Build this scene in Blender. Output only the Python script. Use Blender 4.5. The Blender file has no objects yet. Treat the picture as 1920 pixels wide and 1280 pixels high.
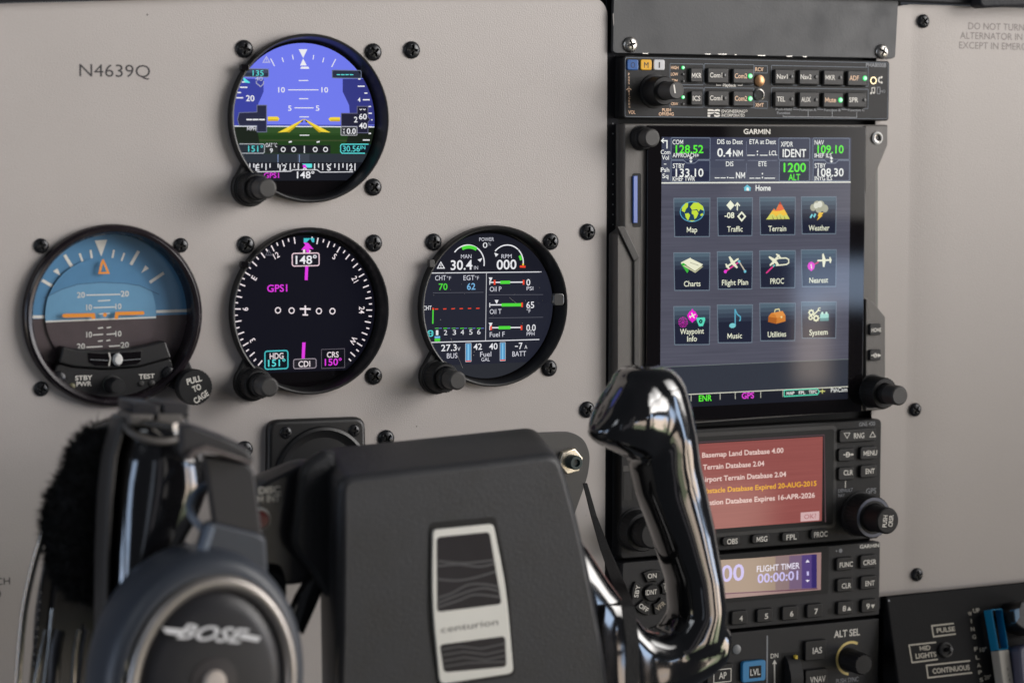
import bpy, bmesh, math, random
import numpy as np
from mathutils import Matrix, Vector
random.seed(7)
SC = bpy.context.scene
COL = SC.collection
MM = 0.001

# ------------------------------------------------------------------ camera
F_PX, YAW, PITCH, ROLL, DIST = 4391.17, 0.439231, 0.0805122, 0.00148604, 1074.27
def cam_axes():
    cy, sy = math.cos(YAW), math.sin(YAW)
    f = np.array([sy*math.cos(PITCH), cy*math.cos(PITCH), -math.sin(PITCH)])
    r = np.array([cy, -sy, 0.0]); u = np.cross(r, f)
    return r*math.cos(ROLL)+u*math.sin(ROLL), -r*math.sin(ROLL)+u*math.cos(ROLL), f
CR, CU, CF = cam_axes()
EYE = np.array([0.0, -DIST, 0.0])
cam = bpy.data.cameras.new('camera')
cam.lens = F_PX/1920*36; cam.sensor_width = 36; cam.sensor_fit = 'HORIZONTAL'
cam.clip_start = 0.02; cam.clip_end = 60
camo = bpy.data.objects.new('camera', cam); COL.objects.link(camo)
camo.matrix_world = Matrix(((CR[0], CU[0], -CF[0], EYE[0]*MM), (CR[1], CU[1], -CF[1], EYE[1]*MM), (CR[2], CU[2], -CF[2], EYE[2]*MM), (0, 0, 0, 1)))
cam.dof.use_dof = True; cam.dof.aperture_fstop = 7.8; cam.dof.focus_distance = 1.19
cam.dof.aperture_blades = 9
SC.camera = camo

# ------------------------------------------------------------------ light: daylight through the cabin windows, plus added fill lamps
W = bpy.data.worlds.new('World'); SC.world = W; W.use_nodes = True
def cabin_world():
    """Dim cabin all round; side and rear window patches of airfield and sky, shaped for reflections (azimuth / elevation in degrees)."""
    N = W.node_tree.nodes; L = W.node_tree.links; bg = N['Background']
    def val(x): return x
    def m(op, a, b=None, c=None, clamp=False):
        n = N.new('ShaderNodeMath'); n.operation = op; n.use_clamp = clamp
        for i, x in enumerate((a, b, c)):
            if x is None: continue
            if isinstance(x, (int, float)): n.inputs[i].default_value = x
            else: L.new(x, n.inputs[i])
        return n.outputs[0]
    tc = N.new('ShaderNodeTexCoord'); sp = N.new('ShaderNodeSeparateXYZ'); L.new(tc.outputs['Generated'], sp.inputs[0])
    az = m('MULTIPLY', m('ARCTAN2', sp.outputs[1], sp.outputs[0]), 57.2958)
    el = m('MULTIPLY', m('ARCSINE', sp.outputs[2]), 57.2958)
    nz = N.new('ShaderNodeTexNoise'); nz.inputs['Scale'].default_value = 9; nz.inputs['Detail'].default_value = 5; L.new(tc.outputs['Generated'], nz.inputs['Vector'])
    wob = m('MULTIPLY', m('SUBTRACT', nz.outputs['Fac'], 0.5), 26.0)
    def edge(x, a, b, s):
        return m('MULTIPLY', m('MULTIPLY_ADD', x, 1/s, -a/s+.5, clamp=True), m('MULTIPLY_ADD', x, -1/s, b/s+.5, clamp=True))
    total = None
    def addc(fac, col):
        nonlocal total
        v = N.new('ShaderNodeVectorMath'); v.operation = 'SCALE'; v.inputs[0].default_value = col[:3]; L.new(fac, v.inputs['Scale'])
        if total is None: total = v.outputs[0]
        else:
            q = N.new('ShaderNodeVectorMath'); q.operation = 'ADD'; L.new(total, q.inputs[0]); L.new(v.outputs[0], q.inputs[1]); total = q.outputs[0]
    elw = m('ADD', el, wob)
    sky = m('MULTIPLY_ADD', elw, 1/3.0, 2.4, clamp=True); grn = m('MULTIPLY_ADD', elw, -1/4.0, -3.0, clamp=True)
    mid = m('SUBTRACT', m('SUBTRACT', 1.0, sky), grn, clamp=True)
    for a0, a1, e0, e1, s, k in WINDOW_PATCHES:
        w = m('MULTIPLY', m('MULTIPLY', edge(az, a0, a1, s), edge(el, e0, e1, s)), k)
        addc(m('MULTIPLY', w, sky), (0.62, 0.80, 1.10)); addc(m('MULTIPLY', w, mid), (1.0, 0.81, 0.66)); addc(m('MULTIPLY', w, grn), (0.24, 0.27, 0.17))
    for a0, a1, e0, e1, s, col in GLOWS:
        addc(m('MULTIPLY', edge(az, a0, a1, s), edge(el, e0, e1, s)), col)
    q = N.new('ShaderNodeVectorMath'); q.operation = 'ADD'; L.new(total, q.inputs[0]); q.inputs[1].default_value = AMBIENT
    L.new(q.outputs[0], bg.inputs[0]); bg.inputs[1].default_value = 1.0
AMBIENT = (0.044, 0.047, 0.054)
WINDOW_PATCHES = [(-57.9, -55, -3.7, -2.6, 0.3, 5.5), (-57.9, -57.1, -5.6, -3.6, 0.3, 4.5), (-76, -58.5, -25, -8.0, 0.7, 3.6), (-47.5, -40, -20, 0, 1.0, 6.0), (-35, -17, -19, -3, 1.5, 6.5), (166, 178, -18, 10, 2, 5.5), (-172, -161, -18, 8, 2, 4.0)]  # bright patches placed and sized for reflections in the yoke and screens
GLOWS = [(-112, -106, -18, 4, 2, (0.42, 0.47, 0.56)), (-95, -90, -26, 6, 2, (0.26, 0.24, 0.26)), (-84, -80, -22, 6, 2, (0.5, 0.46, 0.43))]  # soft patches added for the stripes reflected in glossy black
cabin_world()
SC.view_settings.view_transform = 'Standard'; SC.view_settings.look = 'None'
SC.view_settings.exposure = 0; SC.view_settings.gamma = 1; SC.view_settings.use_curve_mapping = False
def lamp(name, loc, target, sx, sy, radiance, col, spread=180):
    l = bpy.data.lights.new(name, 'AREA'); l.shape = 'RECTANGLE'; l.size = sx; l.size_y = sy
    l.energy = radiance*math.pi*sx*sy; l.color = col; l.spread = math.radians(spread)
    o = bpy.data.objects.new(name, l); COL.objects.link(o); o.location = loc
    d = Vector(target)-Vector(loc); o.rotation_euler = d.to_track_quat('-Z', 'Y').to_euler()
    return o
LAMPS = [
    ('window_light_right', (1.85, -1.02, 0.32), (0.36, 0, 0.34), 1.20, 0.80, 0.82, (1.0, 0.96, 0.925), 52),
    ('window_light_door', (1.62, -0.92, 0.30), (0.10, 0, 0.20), 0.90, 0.70, 0.40, (1.0, 0.96, 0.925), 52),  # added fill, fitted to the panel's brightness
    ('window_light_front', (1.30, -0.70, 0.50), (0.35, 0, 0.08), 0.80, 0.50, 0.80, (1.0, 0.97, 0.94), 54),  # second added fill, from upper right, fitted to the panel tones
    ('window_light_left', (-0.65, -0.70, 0.45), (0.4, 0, 0.0), 0.45, 0.35, 2.4, (0.90, 0.95, 1.0)),
]
for a in LAMPS: lamp(*a)

# ------------------------------------------------------------------ materials
def lin(c):
    c = c/255.0
    return c/12.92 if c <= 0.04045 else ((c+0.055)/1.055)**2.4
def rgb(r, g, b): return (lin(r), lin(g), lin(b), 1)
MATS = {}
def pmat(name, col, rough=0.5, metal=0.0, bump=0.0, bscale=800, var=0.0, vscale=60, spec=0.5, coat=0.0, rvar=0.0, stretch=None, detail=3):
    if name in MATS: return MATS[name]
    m = bpy.data.materials.new(name); m.use_nodes = True
    N = m.node_tree.nodes; L = m.node_tree.links; p = N['Principled BSDF']
    p.inputs['Base Color'].default_value = (*col[:3], 1); p.inputs['Roughness'].default_value = rough
    p.inputs['Metallic'].default_value = metal; p.inputs['Specular IOR Level'].default_value = spec
    p.inputs['Coat Weight'].default_value = coat; p.inputs['Coat Roughness'].default_value = 0.05
    if bump or var or rvar:
        tc = N.new('ShaderNodeTexCoord'); src = tc.outputs['Object']
        if stretch:
            mp = N.new('ShaderNodeMapping'); mp.inputs['Scale'].default_value = stretch
            L.new(src, mp.inputs['Vector']); src = mp.outputs['Vector']
    if bump:
        n = N.new('ShaderNodeTexNoise'); n.inputs['Scale'].default_value = bscale; n.inputs['Detail'].default_value = detail
        L.new(src, n.inputs['Vector'])
        b = N.new('ShaderNodeBump'); b.inputs['Strength'].default_value = bump; b.inputs['Distance'].default_value = 0.0006
        L.new(n.outputs['Fac'], b.inputs['Height']); L.new(b.outputs['Normal'], p.inputs['Normal'])
    if var or rvar:
        n = N.new('ShaderNodeTexNoise'); n.inputs['Scale'].default_value = vscale; n.inputs['Detail'].default_value = 6
        n.inputs['Roughness'].default_value = 0.65
        L.new(src, n.inputs['Vector'])
    if var:
        mx = N.new('ShaderNodeMix'); mx.data_type = 'RGBA'
        mx.inputs[6].default_value = (*[c*(1-var) for c in col[:3]], 1); mx.inputs[7].default_value = (*[min(1, c*(1+var)) for c in col[:3]], 1)
        L.new(n.outputs['Fac'], mx.inputs[0]); L.new(mx.outputs[2], p.inputs['Base Color'])
    if rvar:
        r = N.new('ShaderNodeMapRange'); r.inputs['From Min'].default_value = 0.3; r.inputs['From Max'].default_value = 0.7
        r.inputs['To Min'].default_value = max(0.02, rough-rvar); r.inputs['To Max'].default_value = min(1, rough+rvar)
        L.new(n.outputs['Fac'], r.inputs['Value']); L.new(r.outputs['Result'], p.inputs['Roughness'])
    MATS[name] = m; return m
def emat(r, g, b, s=1.0):
    """A lit pixel colour on a glossy display."""
    k = 'lit_%d_%d_%d_%d' % (r, g, b, int(s*100))
    if k in MATS: return MATS[k]
    m = bpy.data.materials.new(k); m.use_nodes = True
    p = m.node_tree.nodes['Principled BSDF']
    p.inputs['Base Color'].default_value = (0.004, 0.004, 0.005, 1); p.inputs['Roughness'].default_value = 0.03
    p.inputs['Specular IOR Level'].default_value = 0.35
    p.inputs['Emission Color'].default_value = rgb(r, g, b); p.inputs['Emission Strength'].default_value = s
    MATS[k] = m; return m
def brushed(name, c0, c1):
    """The brushed grey wallpaper shown on the touch screen."""
    m = bpy.data.materials.new(name); m.use_nodes = True
    N = m.node_tree.nodes; L = m.node_tree.links; p = N['Principled BSDF']
    p.inputs['Base Color'].default_value = (0.004, 0.004, 0.005, 1); p.inputs['Roughness'].default_value = 0.03
    p.inputs['Specular IOR Level'].default_value = 0.35
    tc = N.new('ShaderNodeTexCoord'); mp = N.new('ShaderNodeMapping'); mp.inputs['Scale'].default_value = (25, 1, 900)
    n = N.new('ShaderNodeTexNoise'); n.inputs['Scale'].default_value = 1.0; n.inputs['Detail'].default_value = 4
    mx = N.new('ShaderNodeMix'); mx.data_type = 'RGBA'; mx.inputs[6].default_value = rgb(*c0); mx.inputs[7].default_value = rgb(*c1)
    L.new(tc.outputs['Object'], mp.inputs['Vector']); L.new(mp.outputs['Vector'], n.inputs['Vector'])
    L.new(n.outputs['Fac'], mx.inputs[0]); L.new(mx.outputs[2], p.inputs['Emission Color']); p.inputs['Emission Strength'].default_value = 1.0
    return m

PANEL = pmat('beige_panel_paint', (0.455, 0.420, 0.402), 0.42, bump=0.22, bscale=1500, var=0.06, vscale=14, rvar=0.05)
PANEL2 = pmat('beige_side_panel_paint', (0.455, 0.415, 0.388), 0.45, bump=0.22, bscale=1500, var=0.04, vscale=9)
BLACK = pmat('black_plastic', (0.012, 0.012, 0.013), 0.40, bump=0.15, bscale=2500, var=0.12, vscale=200)
GLOSSB = pmat('glossy_black_ring', (0.014, 0.010, 0.013), 0.24, var=0.2, vscale=150, rvar=0.06)
RUBBER = pmat('knob_rubber', (0.013, 0.013, 0.014), 0.55, spec=0.35, bump=0.1, bscale=3000)
CAPGREY = pmat('knob_end_grey', (0.050, 0.048, 0.047), 0.5, bump=0.1, bscale=3000)
SCREWB = pmat('black_oxide_screw', (0.020, 0.021, 0.024), 0.28, metal=0.35, var=0.3, vscale=900, rvar=0.1)
RECESS = pmat('recess_black', (0.004, 0.004, 0.004), 0.7)
STEEL = pmat('bare_steel', (0.55, 0.53, 0.50), 0.3, metal=1.0, bump=0.1, bscale=1500, rvar=0.1, vscale=500)
BRASS = pmat('brass_nut', (0.78, 0.62, 0.36), 0.25, metal=1.0, rvar=0.08, vscale=400)
PLATE = pmat('worn_grey_plate', (0.042, 0.044, 0.048), 0.5, bump=0.08, bscale=900, var=0.22, vscale=40, rvar=0.14)
FACE = pmat('device_face_black', (0.010, 0.010, 0.011), 0.5, spec=0.3, bump=0.2, bscale=2600, var=0.15, vscale=120)
FACE2 = pmat('device_face_charcoal', (0.018, 0.018, 0.020), 0.5, spec=0.35, bump=0.25, bscale=2600, var=0.15, vscale=120)
BEZG = pmat('bezel_grey', (0.115, 0.106, 0.098), 0.46, bump=0.25, bscale=2400, var=0.1, vscale=120)
BEZD = pmat('bezel_dark_grey', (0.045, 0.042, 0.040), 0.42, bump=0.2, bscale=2400, var=0.1, vscale=120)
BTN = pmat('button_grey', (0.046, 0.045, 0.045), 0.5, spec=0.35, bump=0.15, bscale=2600, var=0.1, vscale=300)
BTND = pmat('button_dark', (0.011, 0.011, 0.012), 0.45, spec=0.35, bump=0.15, bscale=2600)
GLASSB = pmat('black_glass', (0.006, 0.005, 0.006), 0.03, spec=0.4)
INK = pmat('dark_ink', (0.045, 0.042, 0.045), 0.7)
INKL = pmat('faded_ink', (0.24, 0.215, 0.205), 0.7)
LEGW = pmat('white_legend', (0.80, 0.77, 0.71), 0.6)
LEGO = pmat('warm_legend', (0.90, 0.60, 0.40), 0.6)
LEGG = pmat('grey_legend', (0.30, 0.31, 0.33), 0.6)
LEGD = pmat('dim_legend', (0.24, 0.23, 0.22), 0.6)
LINEB = pmat('blue_grey_outline', (0.105, 0.125, 0.155), 0.6)
YOKEG = pmat('yoke_gloss_plastic', (0.006, 0.006, 0.007), 0.09, spec=0.8, coat=0.8, bump=0.008, bscale=90, rvar=0.04, vscale=80)
PADM = pmat('grained_vinyl', (0.031, 0.032, 0.036), 0.44, bump=0.34, bscale=1100, var=0.35, vscale=60, rvar=0.1, detail=8)
PAD_SHADE = pmat('grained_vinyl_shaded', (0.022, 0.023, 0.026), 0.45, bump=0.55, bscale=650, var=0.25, vscale=45, detail=6)  # side shade put into the colour: darker copy of the pad vinyl
CREAM = pmat('cream_badge', (0.86, 0.85, 0.79), 0.4, var=0.06, vscale=80)
BADGEW = pmat('badge_dark_window', (0.022, 0.021, 0.026), 0.25, spec=0.15, var=0.35, vscale=30)
WAVE = pmat('badge_wave', (0.11, 0.11, 0.115), 0.35, spec=0.2)
HSET = pmat('headset_plastic', (0.048, 0.056, 0.072), 0.40, bump=0.1, bscale=1500, var=0.1, vscale=90)  # bluish-grey sheen put into the base colour
HSETD = pmat('headset_dark_plastic', (0.020, 0.020, 0.024), 0.35, bump=0.1, bscale=1500)
HRING = pmat('silver_trim', (0.40, 0.37, 0.345), 0.38, metal=0.75, rvar=0.06, vscale=80)
HLOGO = pmat('logo_silver', (0.85, 0.85, 0.87), 0.4, metal=0.0)
FUR = pmat('black_sheepskin', (0.010, 0.010, 0.0105), 0.9, spec=0.2)
STRAP = pmat('woven_black_strap', (0.010, 0.010, 0.011), 0.8, bump=0.8, bscale=1400, stretch=(1, 1, 0.3))
DARKT = pmat('glareshield_vinyl', (0.010, 0.011, 0.016), 0.7, bump=0.5, bscale=500)
CONS = pmat('console_black', (0.006, 0.006, 0.007), 0.65, spec=0.2, bump=0.3, bscale=1500, var=0.4, vscale=50)
LBL = pmat('aged_label_cream', (0.52, 0.48, 0.40), 0.6, var=0.1, vscale=150)
BLUEL = pmat('blue_lever_tape', (0.008, 0.27, 0.52), 0.45, var=0.06, vscale=100)
BLUEB = pmat('blue_button', (0.035, 0.26, 0.56), 0.4)
AIBLUE = pmat('dial_blue', (0.085, 0.24, 0.43), 0.35, var=0.10, vscale=120)
AIBALL = pmat('ball_blue', (0.14, 0.33, 0.52), 0.35, var=0.10, vscale=120)
AIBROWN = pmat('dial_brown', (0.070, 0.052, 0.057), 0.4, var=0.25, vscale=150)
AIWHITE = pmat('dial_white', (0.72, 0.72, 0.68), 0.5)
AIORANGE = pmat('dial_orange', (0.85, 0.30, 0.03), 0.5)
RED = pmat('red_button_plastic', (0.20, 0.02, 0.02), 0.35)
WHITE = pmat('white_plastic', (0.72, 0.72, 0.70), 0.4)

# ------------------------------------------------------------------ planes and views
def ray(x, y): return CF + (x-960)/F_PX*CR - (y-640)/F_PX*CU
class Frame:
    def __init__(s, O=(0, 0, 0), ex=(1, 0, 0), ez=(0, 0, 1)):
        s.O = np.array(O, float); s.ex = np.array(ex, float); s.ez = np.array(ez, float)
        s.n = np.cross(s.ez, s.ex)*-1
        if s.n[1] > 0: s.n = -s.n
    def to3(s, a, b, h): return s.O + s.ex*a + s.ez*b + s.n*h
    def hit(s, x, y, h):
        d = ray(x, y); o = s.O + s.n*h
        t = np.dot(o-EYE, s.n)/np.dot(d, s.n); r = EYE+t*d-o
        return float(np.dot(r, s.ex)), float(np.dot(r, s.ez))
FR = Frame()
class View:
    """Photograph measurements (crop offset ox, oy and scale) laid onto a real plane h mm proud of a frame."""
    def __init__(s, ox=0, oy=0, sc=1.0, h=0.0, fr=FR): s.ox, s.oy, s.sc, s.h, s.fr = ox, oy, sc, h, fr
    def at(s, h): return View(s.ox, s.oy, s.sc, h, s.fr)
    def p(s, u, v): return s.fr.hit(s.ox+s.sc*u, s.oy+s.sc*v, s.h)
    def rect(s, u0, u1, v0, v1):
        um, vm = (u0+u1)/2, (v0+v1)/2
        return s.p(u0, vm)[0], s.p(u1, vm)[0], s.p(um, v1)[1], s.p(um, v0)[1]
    def len(s, n, u, v): 
        a = s.p(u, v-n/2); b = s.p(u, v+n/2); return a[1]-b[1]
    def wid(s, n, u, v):
        a = s.p(u-n/2, v); b = s.p(u+n/2, v); return b[0]-a[0]
PX = View()

_tc = {}; CAPH = 0.7
def glyphs(txt, bold, shear):
    k = (txt, bold, shear)
    if k in _tc: return _tc[k]
    if bold and 'M' in txt:          # the font's heavier M fills in, so M is drawn here stroke by stroke
        xm = lambda s: max(v[0] for v in glyphs(s, 0, 0)[0]) if s.strip() else 0.0
        w0 = xm('H'); V, P = [], []
        for i, ch in enumerate(txt):
            if ch == ' ': continue
            x = xm(txt[:i]+'H')-w0
            if ch == 'M':
                g = glyphs('M', 0, 0)[0]; l, r = min(v[0] for v in g)-bold*.6, max(v[0] for v in g)+bold*.6; H = CAPH; s = .075+bold*1.6; q = s*1.25; c = (l+r)/2
                pts = [(l, 0), (l+s, 0), (l+s, H*.64), (c, H*.12), (r-s, H*.64), (r-s, 0), (r, 0), (r, H), (r-s*1.05, H), (c, H*.42), (l+s*1.05, H), (l, H)]
                n = len(V); V += [(x+a_, b_) for a_, b_ in pts]
                P += [tuple(n+j for j in f) for f in ((0, 1, 2, 11), (11, 2, 10), (10, 2, 3, 9), (9, 3, 4, 8), (8, 4, 7), (7, 4, 5, 6))]
            else:
                g, f = glyphs(ch, bold, shear); n = len(V); V += [(x+a_, b_) for a_, b_ in g]; P += [tuple(n+j for j in t) for t in f]
        _tc[k] = (V, P); return _tc[k]
    c = bpy.data.curves.new('t', 'FONT'); c.body = txt; c.size = 1; c.resolution_u = 3; c.fill_mode = 'FRONT'; c.offset = bold; c.shear = shear
    o = bpy.data.objects.new('t', c); me = bpy.data.meshes.new_from_object(o)
    V = [(v.co.x, v.co.y) for v in me.vertices]; P = [tuple(p.vertices) for p in me.polygons]
    bpy.data.objects.remove(o); bpy.data.curves.remove(c); bpy.data.meshes.remove(me)
    _tc[k] = (V, P); return _tc[k]
CAPH = max(v[1] for v in glyphs('H', 0, 0)[0])

def rrect(a0, a1, b0, b1, r=1.0, n=5):
    r = min(r, (a1-a0)/2-1e-4, (b1-b0)/2-1e-4); o = []
    for cx, cy, s in ((a1-r, b1-r, 0), (a0+r, b1-r, 90), (a0+r, b0+r, 180), (a1-r, b0+r, 270)):
        for i in range(n+1):
            t = math.radians(s+90*i/n); o.append((cx+r*math.cos(t), cy+r*math.sin(t)))
    return o
def round_poly(pts, r, n=5):
    """Round the corners of a polygon; r one number or one per corner."""
    o = []; N = len(pts)
    for i in range(N):
        p, q, s = np.array(pts[i-1]), np.array(pts[i]), np.array(pts[(i+1) % N])
        ri = r[i] if isinstance(r, (list, tuple)) else r
        d1, d2 = p-q, s-q; l1, l2 = np.linalg.norm(d1), np.linalg.norm(d2)
        k = min(ri, l1*0.45, l2*0.45)
        if k < 1e-3: o.append(tuple(q)); continue
        A, B = q+d1/l1*k, q+d2/l2*k
        for j in range(n+1):
            t = j/n; o.append(tuple((1-t)**2*A+2*t*(1-t)*q+t*t*B))
    return o
def area(o): return sum(o[i-1][0]*o[i][1]-o[i][0]*o[i-1][1] for i in range(len(o)))/2
def inset(o, d):
    N = len(o); out = []
    for i in range(N):
        p, q, s = np.array(o[i-1]), np.array(o[i]), np.array(o[(i+1) % N])
        d0, d1 = q-p, s-q; l0, l1 = np.linalg.norm(d0), np.linalg.norm(d1)
        if l0 < 1e-9: d0, l0 = d1, l1
        if l1 < 1e-9: d1, l1 = d0, l0
        if l0 < 1e-9: out.append(q); continue
        n0 = np.array([-d0[1], d0[0]])/l0; n1 = np.array([-d1[1], d1[0]])/l1; t = n0+n1; k = max(0.35, 1+float(np.dot(n0, n1)))
        out.append(q+t/k*d)
    for _ in range(12):       # a corner tighter than the inset folds over: close it up
        bad = False
        for i in range(N):
            e0 = np.array(o[(i+1) % N])-np.array(o[i]); e1 = out[(i+1) % N]-out[i]
            if np.dot(e0, e1) < 0: m = (out[i]+out[(i+1) % N])/2; out[i] = m; out[(i+1) % N] = m.copy(); bad = True
        if not bad: break
    return [tuple(q) for q in out]

class MB:
    def __init__(s, fr=FR): s.v = []; s.f = []; s.m = []; s.fr = fr
    def mi(s, mat):
        if mat not in s.m: s.m.append(mat)
        return s.m.index(mat)
    def add(s, pts, faces, mat, smooth=False, raw=False):
        k = len(s.v); i = s.mi(mat)
        s.v += [tuple(p) if raw else tuple(s.fr.to3(*p)) for p in pts]
        s.f += [(tuple(k+j for j in f), i, smooth) for f in faces]
    def face(s, ab, h, mat): s.add([(a, b, h) for a, b in ab], [tuple(range(len(ab)))], mat)
    def plate(s, o, h0, h1, mat, bev=0.0, front=None, steps=3):
        if area(o) < 0: o = o[::-1]
        rings = [(o, h0)]
        if bev > 0:
            for j in range(steps+1):
                t = math.pi/2*j/steps
                rings.append((inset(o, bev*(1-math.cos(t))), h1-bev+bev*math.sin(t)))
        else: rings.append((o, h1))
        N = len(o); pts = [(a, b, h) for r, h in rings for a, b in r]; fs = []
        for k in range(len(rings)-1):
            for i in range(N): fs.append((k*N+i, k*N+(i+1) % N, (k+1)*N+(i+1) % N, (k+1)*N+i))
        s.add(pts, fs, mat, True)
        r, h = rings[-1]
        s.add([(a, b, h) for a, b in r], [tuple(range(N))], front or mat)
    def box(s, a0, a1, b0, b1, h0, h1, mat, bev=0.0): s.plate([(a0, b0), (a1, b0), (a1, b1), (a0, b1)], h0, h1, mat, bev)
    def lathe(s, ca, cb, prof, mat, seg=48, sx=1.0, sz=1.0, rot=0.0, knurl=None, tilt=None, smooth=True):
        """prof: (radius, height) or (radius, height, material); knurl: (count, depth, first ring, last ring)."""
        R = []; c, q = math.cos(rot), math.sin(rot)
        for k, e in enumerate(prof):
            r, h = e[0], e[1]; ring = []
            for i in range(seg):
                t = 2*math.pi*i/seg; rr = r
                if knurl and knurl[2] <= k <= knurl[3]: rr = r-knurl[1]*(0.5+0.5*math.cos(t*knurl[0]))
                x, z = rr*math.cos(t)*sx, rr*math.sin(t)*sz
                ring.append((ca+c*x-q*z, cb+q*x+c*z, h))
            R.append(ring)
        for k in range(len(prof)-1):
            m = prof[k+1][2] if len(prof[k+1]) > 2 else mat
            s.add(R[k]+R[k+1], [(i, (i+1) % seg, seg+(i+1) % seg, seg+i) for i in range(seg)], m, smooth)
        if prof[-1][0] > 1e-6:
            m = prof[-1][2] if len(prof[-1]) > 2 else mat
            s.add(R[-1], [tuple(range(seg))], m)
    def ring(s, ca, cb, r0, r1, h, mat, t0=0, t1=360, n=48):
        pts = []; k = max(3, int(n*abs(t1-t0)/360)+1)
        for i in range(k+1):
            t = math.radians(t0+(t1-t0)*i/k)
            pts += [(ca+r0*math.cos(t), cb+r0*math.sin(t), h), (ca+r1*math.cos(t), cb+r1*math.sin(t), h)]
        s.add(pts, [(2*i, 2*i+1, 2*i+3, 2*i+2) for i in range(k)], mat)
    def disc(s, ca, cb, r, h, mat, n=32, sx=1, sz=1): s.face([(ca+r*sx*math.cos(2*math.pi*i/n), cb+r*sz*math.sin(2*math.pi*i/n)) for i in range(n)], h, mat)
    def stroke(s, ab, w, h, mat, closed=False):
        P = [np.array(p, float) for p in ab]; N = len(P); L = []; Rr = []
        for i in range(N):
            if closed: d0, d1 = P[i]-P[i-1], P[(i+1) % N]-P[i]
            else: d0 = P[i]-P[max(i-1, 0)]; d1 = P[min(i+1, N-1)]-P[i]
            if np.linalg.norm(d0) < 1e-9: d0 = d1
            if np.linalg.norm(d1) < 1e-9: d1 = d0
            d0 = d0/np.linalg.norm(d0); d1 = d1/np.linalg.norm(d1); t = d0+d1
            t = t/max(np.linalg.norm(t), 1e-6); nn = np.array([-t[1], t[0]]); k = w/2/max(0.5, np.dot(nn, [-d1[1], d1[0]]))
            L.append(P[i]+nn*k); Rr.append(P[i]-nn*k)
        pts = [(*p, h) for p in L]+[(*p, h) for p in Rr]
        s.add(pts, [(i, (i+1) % N, N+(i+1) % N, N+i) for i in range(N if closed else N-1)], mat)
    # drawing in measured coordinates
    def vpoly(s, V, uv, mat, dh=0.0): s.face([V.p(u, v) for u, v in uv], V.h+dh, mat)
    def vrect(s, V, u0, u1, v0, v1, mat, dh=0.0, r=0.0):
        a0, a1, b0, b1 = V.rect(u0, u1, v0, v1)
        s.face(rrect(a0, a1, b0, b1, r) if r else [(a0, b0), (a1, b0), (a1, b1), (a0, b1)], V.h+dh, mat)
    def vframe(s, V, u0, u1, v0, v1, w, mat, dh=0.0, r=0.3):
        a0, a1, b0, b1 = V.rect(u0, u1, v0, v1)
        s.stroke(rrect(a0, a1, b0, b1, r), V.len(w, (u0+u1)/2, (v0+v1)/2), V.h+dh, mat, True)
    def vline(s, V, uv, w, mat, dh=0.0, closed=False):
        s.stroke([V.p(*q) for q in uv], V.len(w, *uv[0]), V.h+dh, mat, closed)
    def vdisc(s, V, u, v, r, mat, dh=0.0, n=24):
        a, b = V.p(u, v); s.disc(a, b, V.len(r*2, u, v)/2, V.h+dh, mat, n)
    def vring(s, V, u, v, r, w, mat, dh=0.0, t0=0, t1=360):
        a, b = V.p(u, v); R = V.len(r*2, u, v)/2; k = V.len(w, u, v)/2; s.ring(a, b, R-k, R+k, V.h+dh, mat, t0, t1)
    def put_text(s, txt, a, b, width, cap, h, mat, bold=0.0, rot=0.0, shear=0.0, align='C'):
        """Lettering centred at (a, b); width None keeps the font's own proportion (0.9 condensed)."""
        V, P = glyphs(txt, bold, shear)
        if not V: return
        x0, x1 = min(v[0] for v in V), max(v[0] for v in V)
        ky = cap/CAPH; kx = ky*0.88 if width is None else width/max(1e-6, x1-x0)
        c, q = math.cos(rot), math.sin(rot); pts = []
        for x, y in V:
            X, Y = (x-(x0+x1)/2)*kx, (y-CAPH/2)*ky
            pts.append((a+c*X-q*Y, b+q*X+c*Y, h))
        s.add(pts, P, mat)
    def vtext(s, V, txt, u0, u1, v, cap, mat, dh=0.08, bold=0.0, rot=0.0, shear=0.0):
        um = (u0+u1)/2; a, b = V.p(um, v)
        w = V.p(u1, v)[0]-V.p(u0, v)[0] if u1 > u0 else None
        s.put_text(txt, a, b, w, V.len(cap, um, v), V.h+dh, mat, bold, rot, shear)
    def tube(s, pts, rad, mat, seg=12, flat=1.0, cap=True):
        """Swept round (or flattened) bar along points (a, b, h)."""
        P = [s.fr.to3(*p) for p in pts]; N = len(P); R = rad if isinstance(rad, (list, tuple)) else [rad]*N
        up = np.array([0, 1.0, 0]); V = []
        for i in range(N):
            t = P[min(i+1, N-1)]-P[max(i-1, 0)]; t = t/np.linalg.norm(t)
            e1 = np.cross(up, t); l = np.linalg.norm(e1)
            e1 = e1/l if l > 1e-4 else np.array([1.0, 0, 0]); e2 = np.cross(t, e1)
            for k in range(seg):
                w = 2*math.pi*k/seg; V.append(P[i]+e1*math.cos(w)*R[i]*flat+e2*math.sin(w)*R[i])
        fs = [(i*seg+k, i*seg+(k+1) % seg, (i+1)*seg+(k+1) % seg, (i+1)*seg+k) for i in range(N-1) for k in range(seg)]
        if cap: fs += [tuple(range(seg))[::-1], tuple((N-1)*seg+k for k in range(seg))]
        s.add(V, fs, mat, True, raw=True)
    def loft(s, secs, mat, seg=28, ex=2.3, tilt=0.0):
        """secs: ((a0, b0), (a1, b1), h centre, half depth): superellipse sections joined and capped."""
        V = []
        for p0, p1, hc, bh in secs:
            p0, p1 = np.array(p0), np.array(p1); m = (p0+p1)/2; d = (p1-p0)/2; k_ = tilt*np.linalg.norm(d)
            for k in range(seg):
                t = 2*math.pi*k/seg; c, q = math.cos(t), math.sin(t)
                x = math.copysign(abs(c)**(2/ex), c); y = math.copysign(abs(q)**(2/ex), q)
                V.append((*(m+d*x), hc+bh*y+k_*x))
        N = len(secs)
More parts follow.
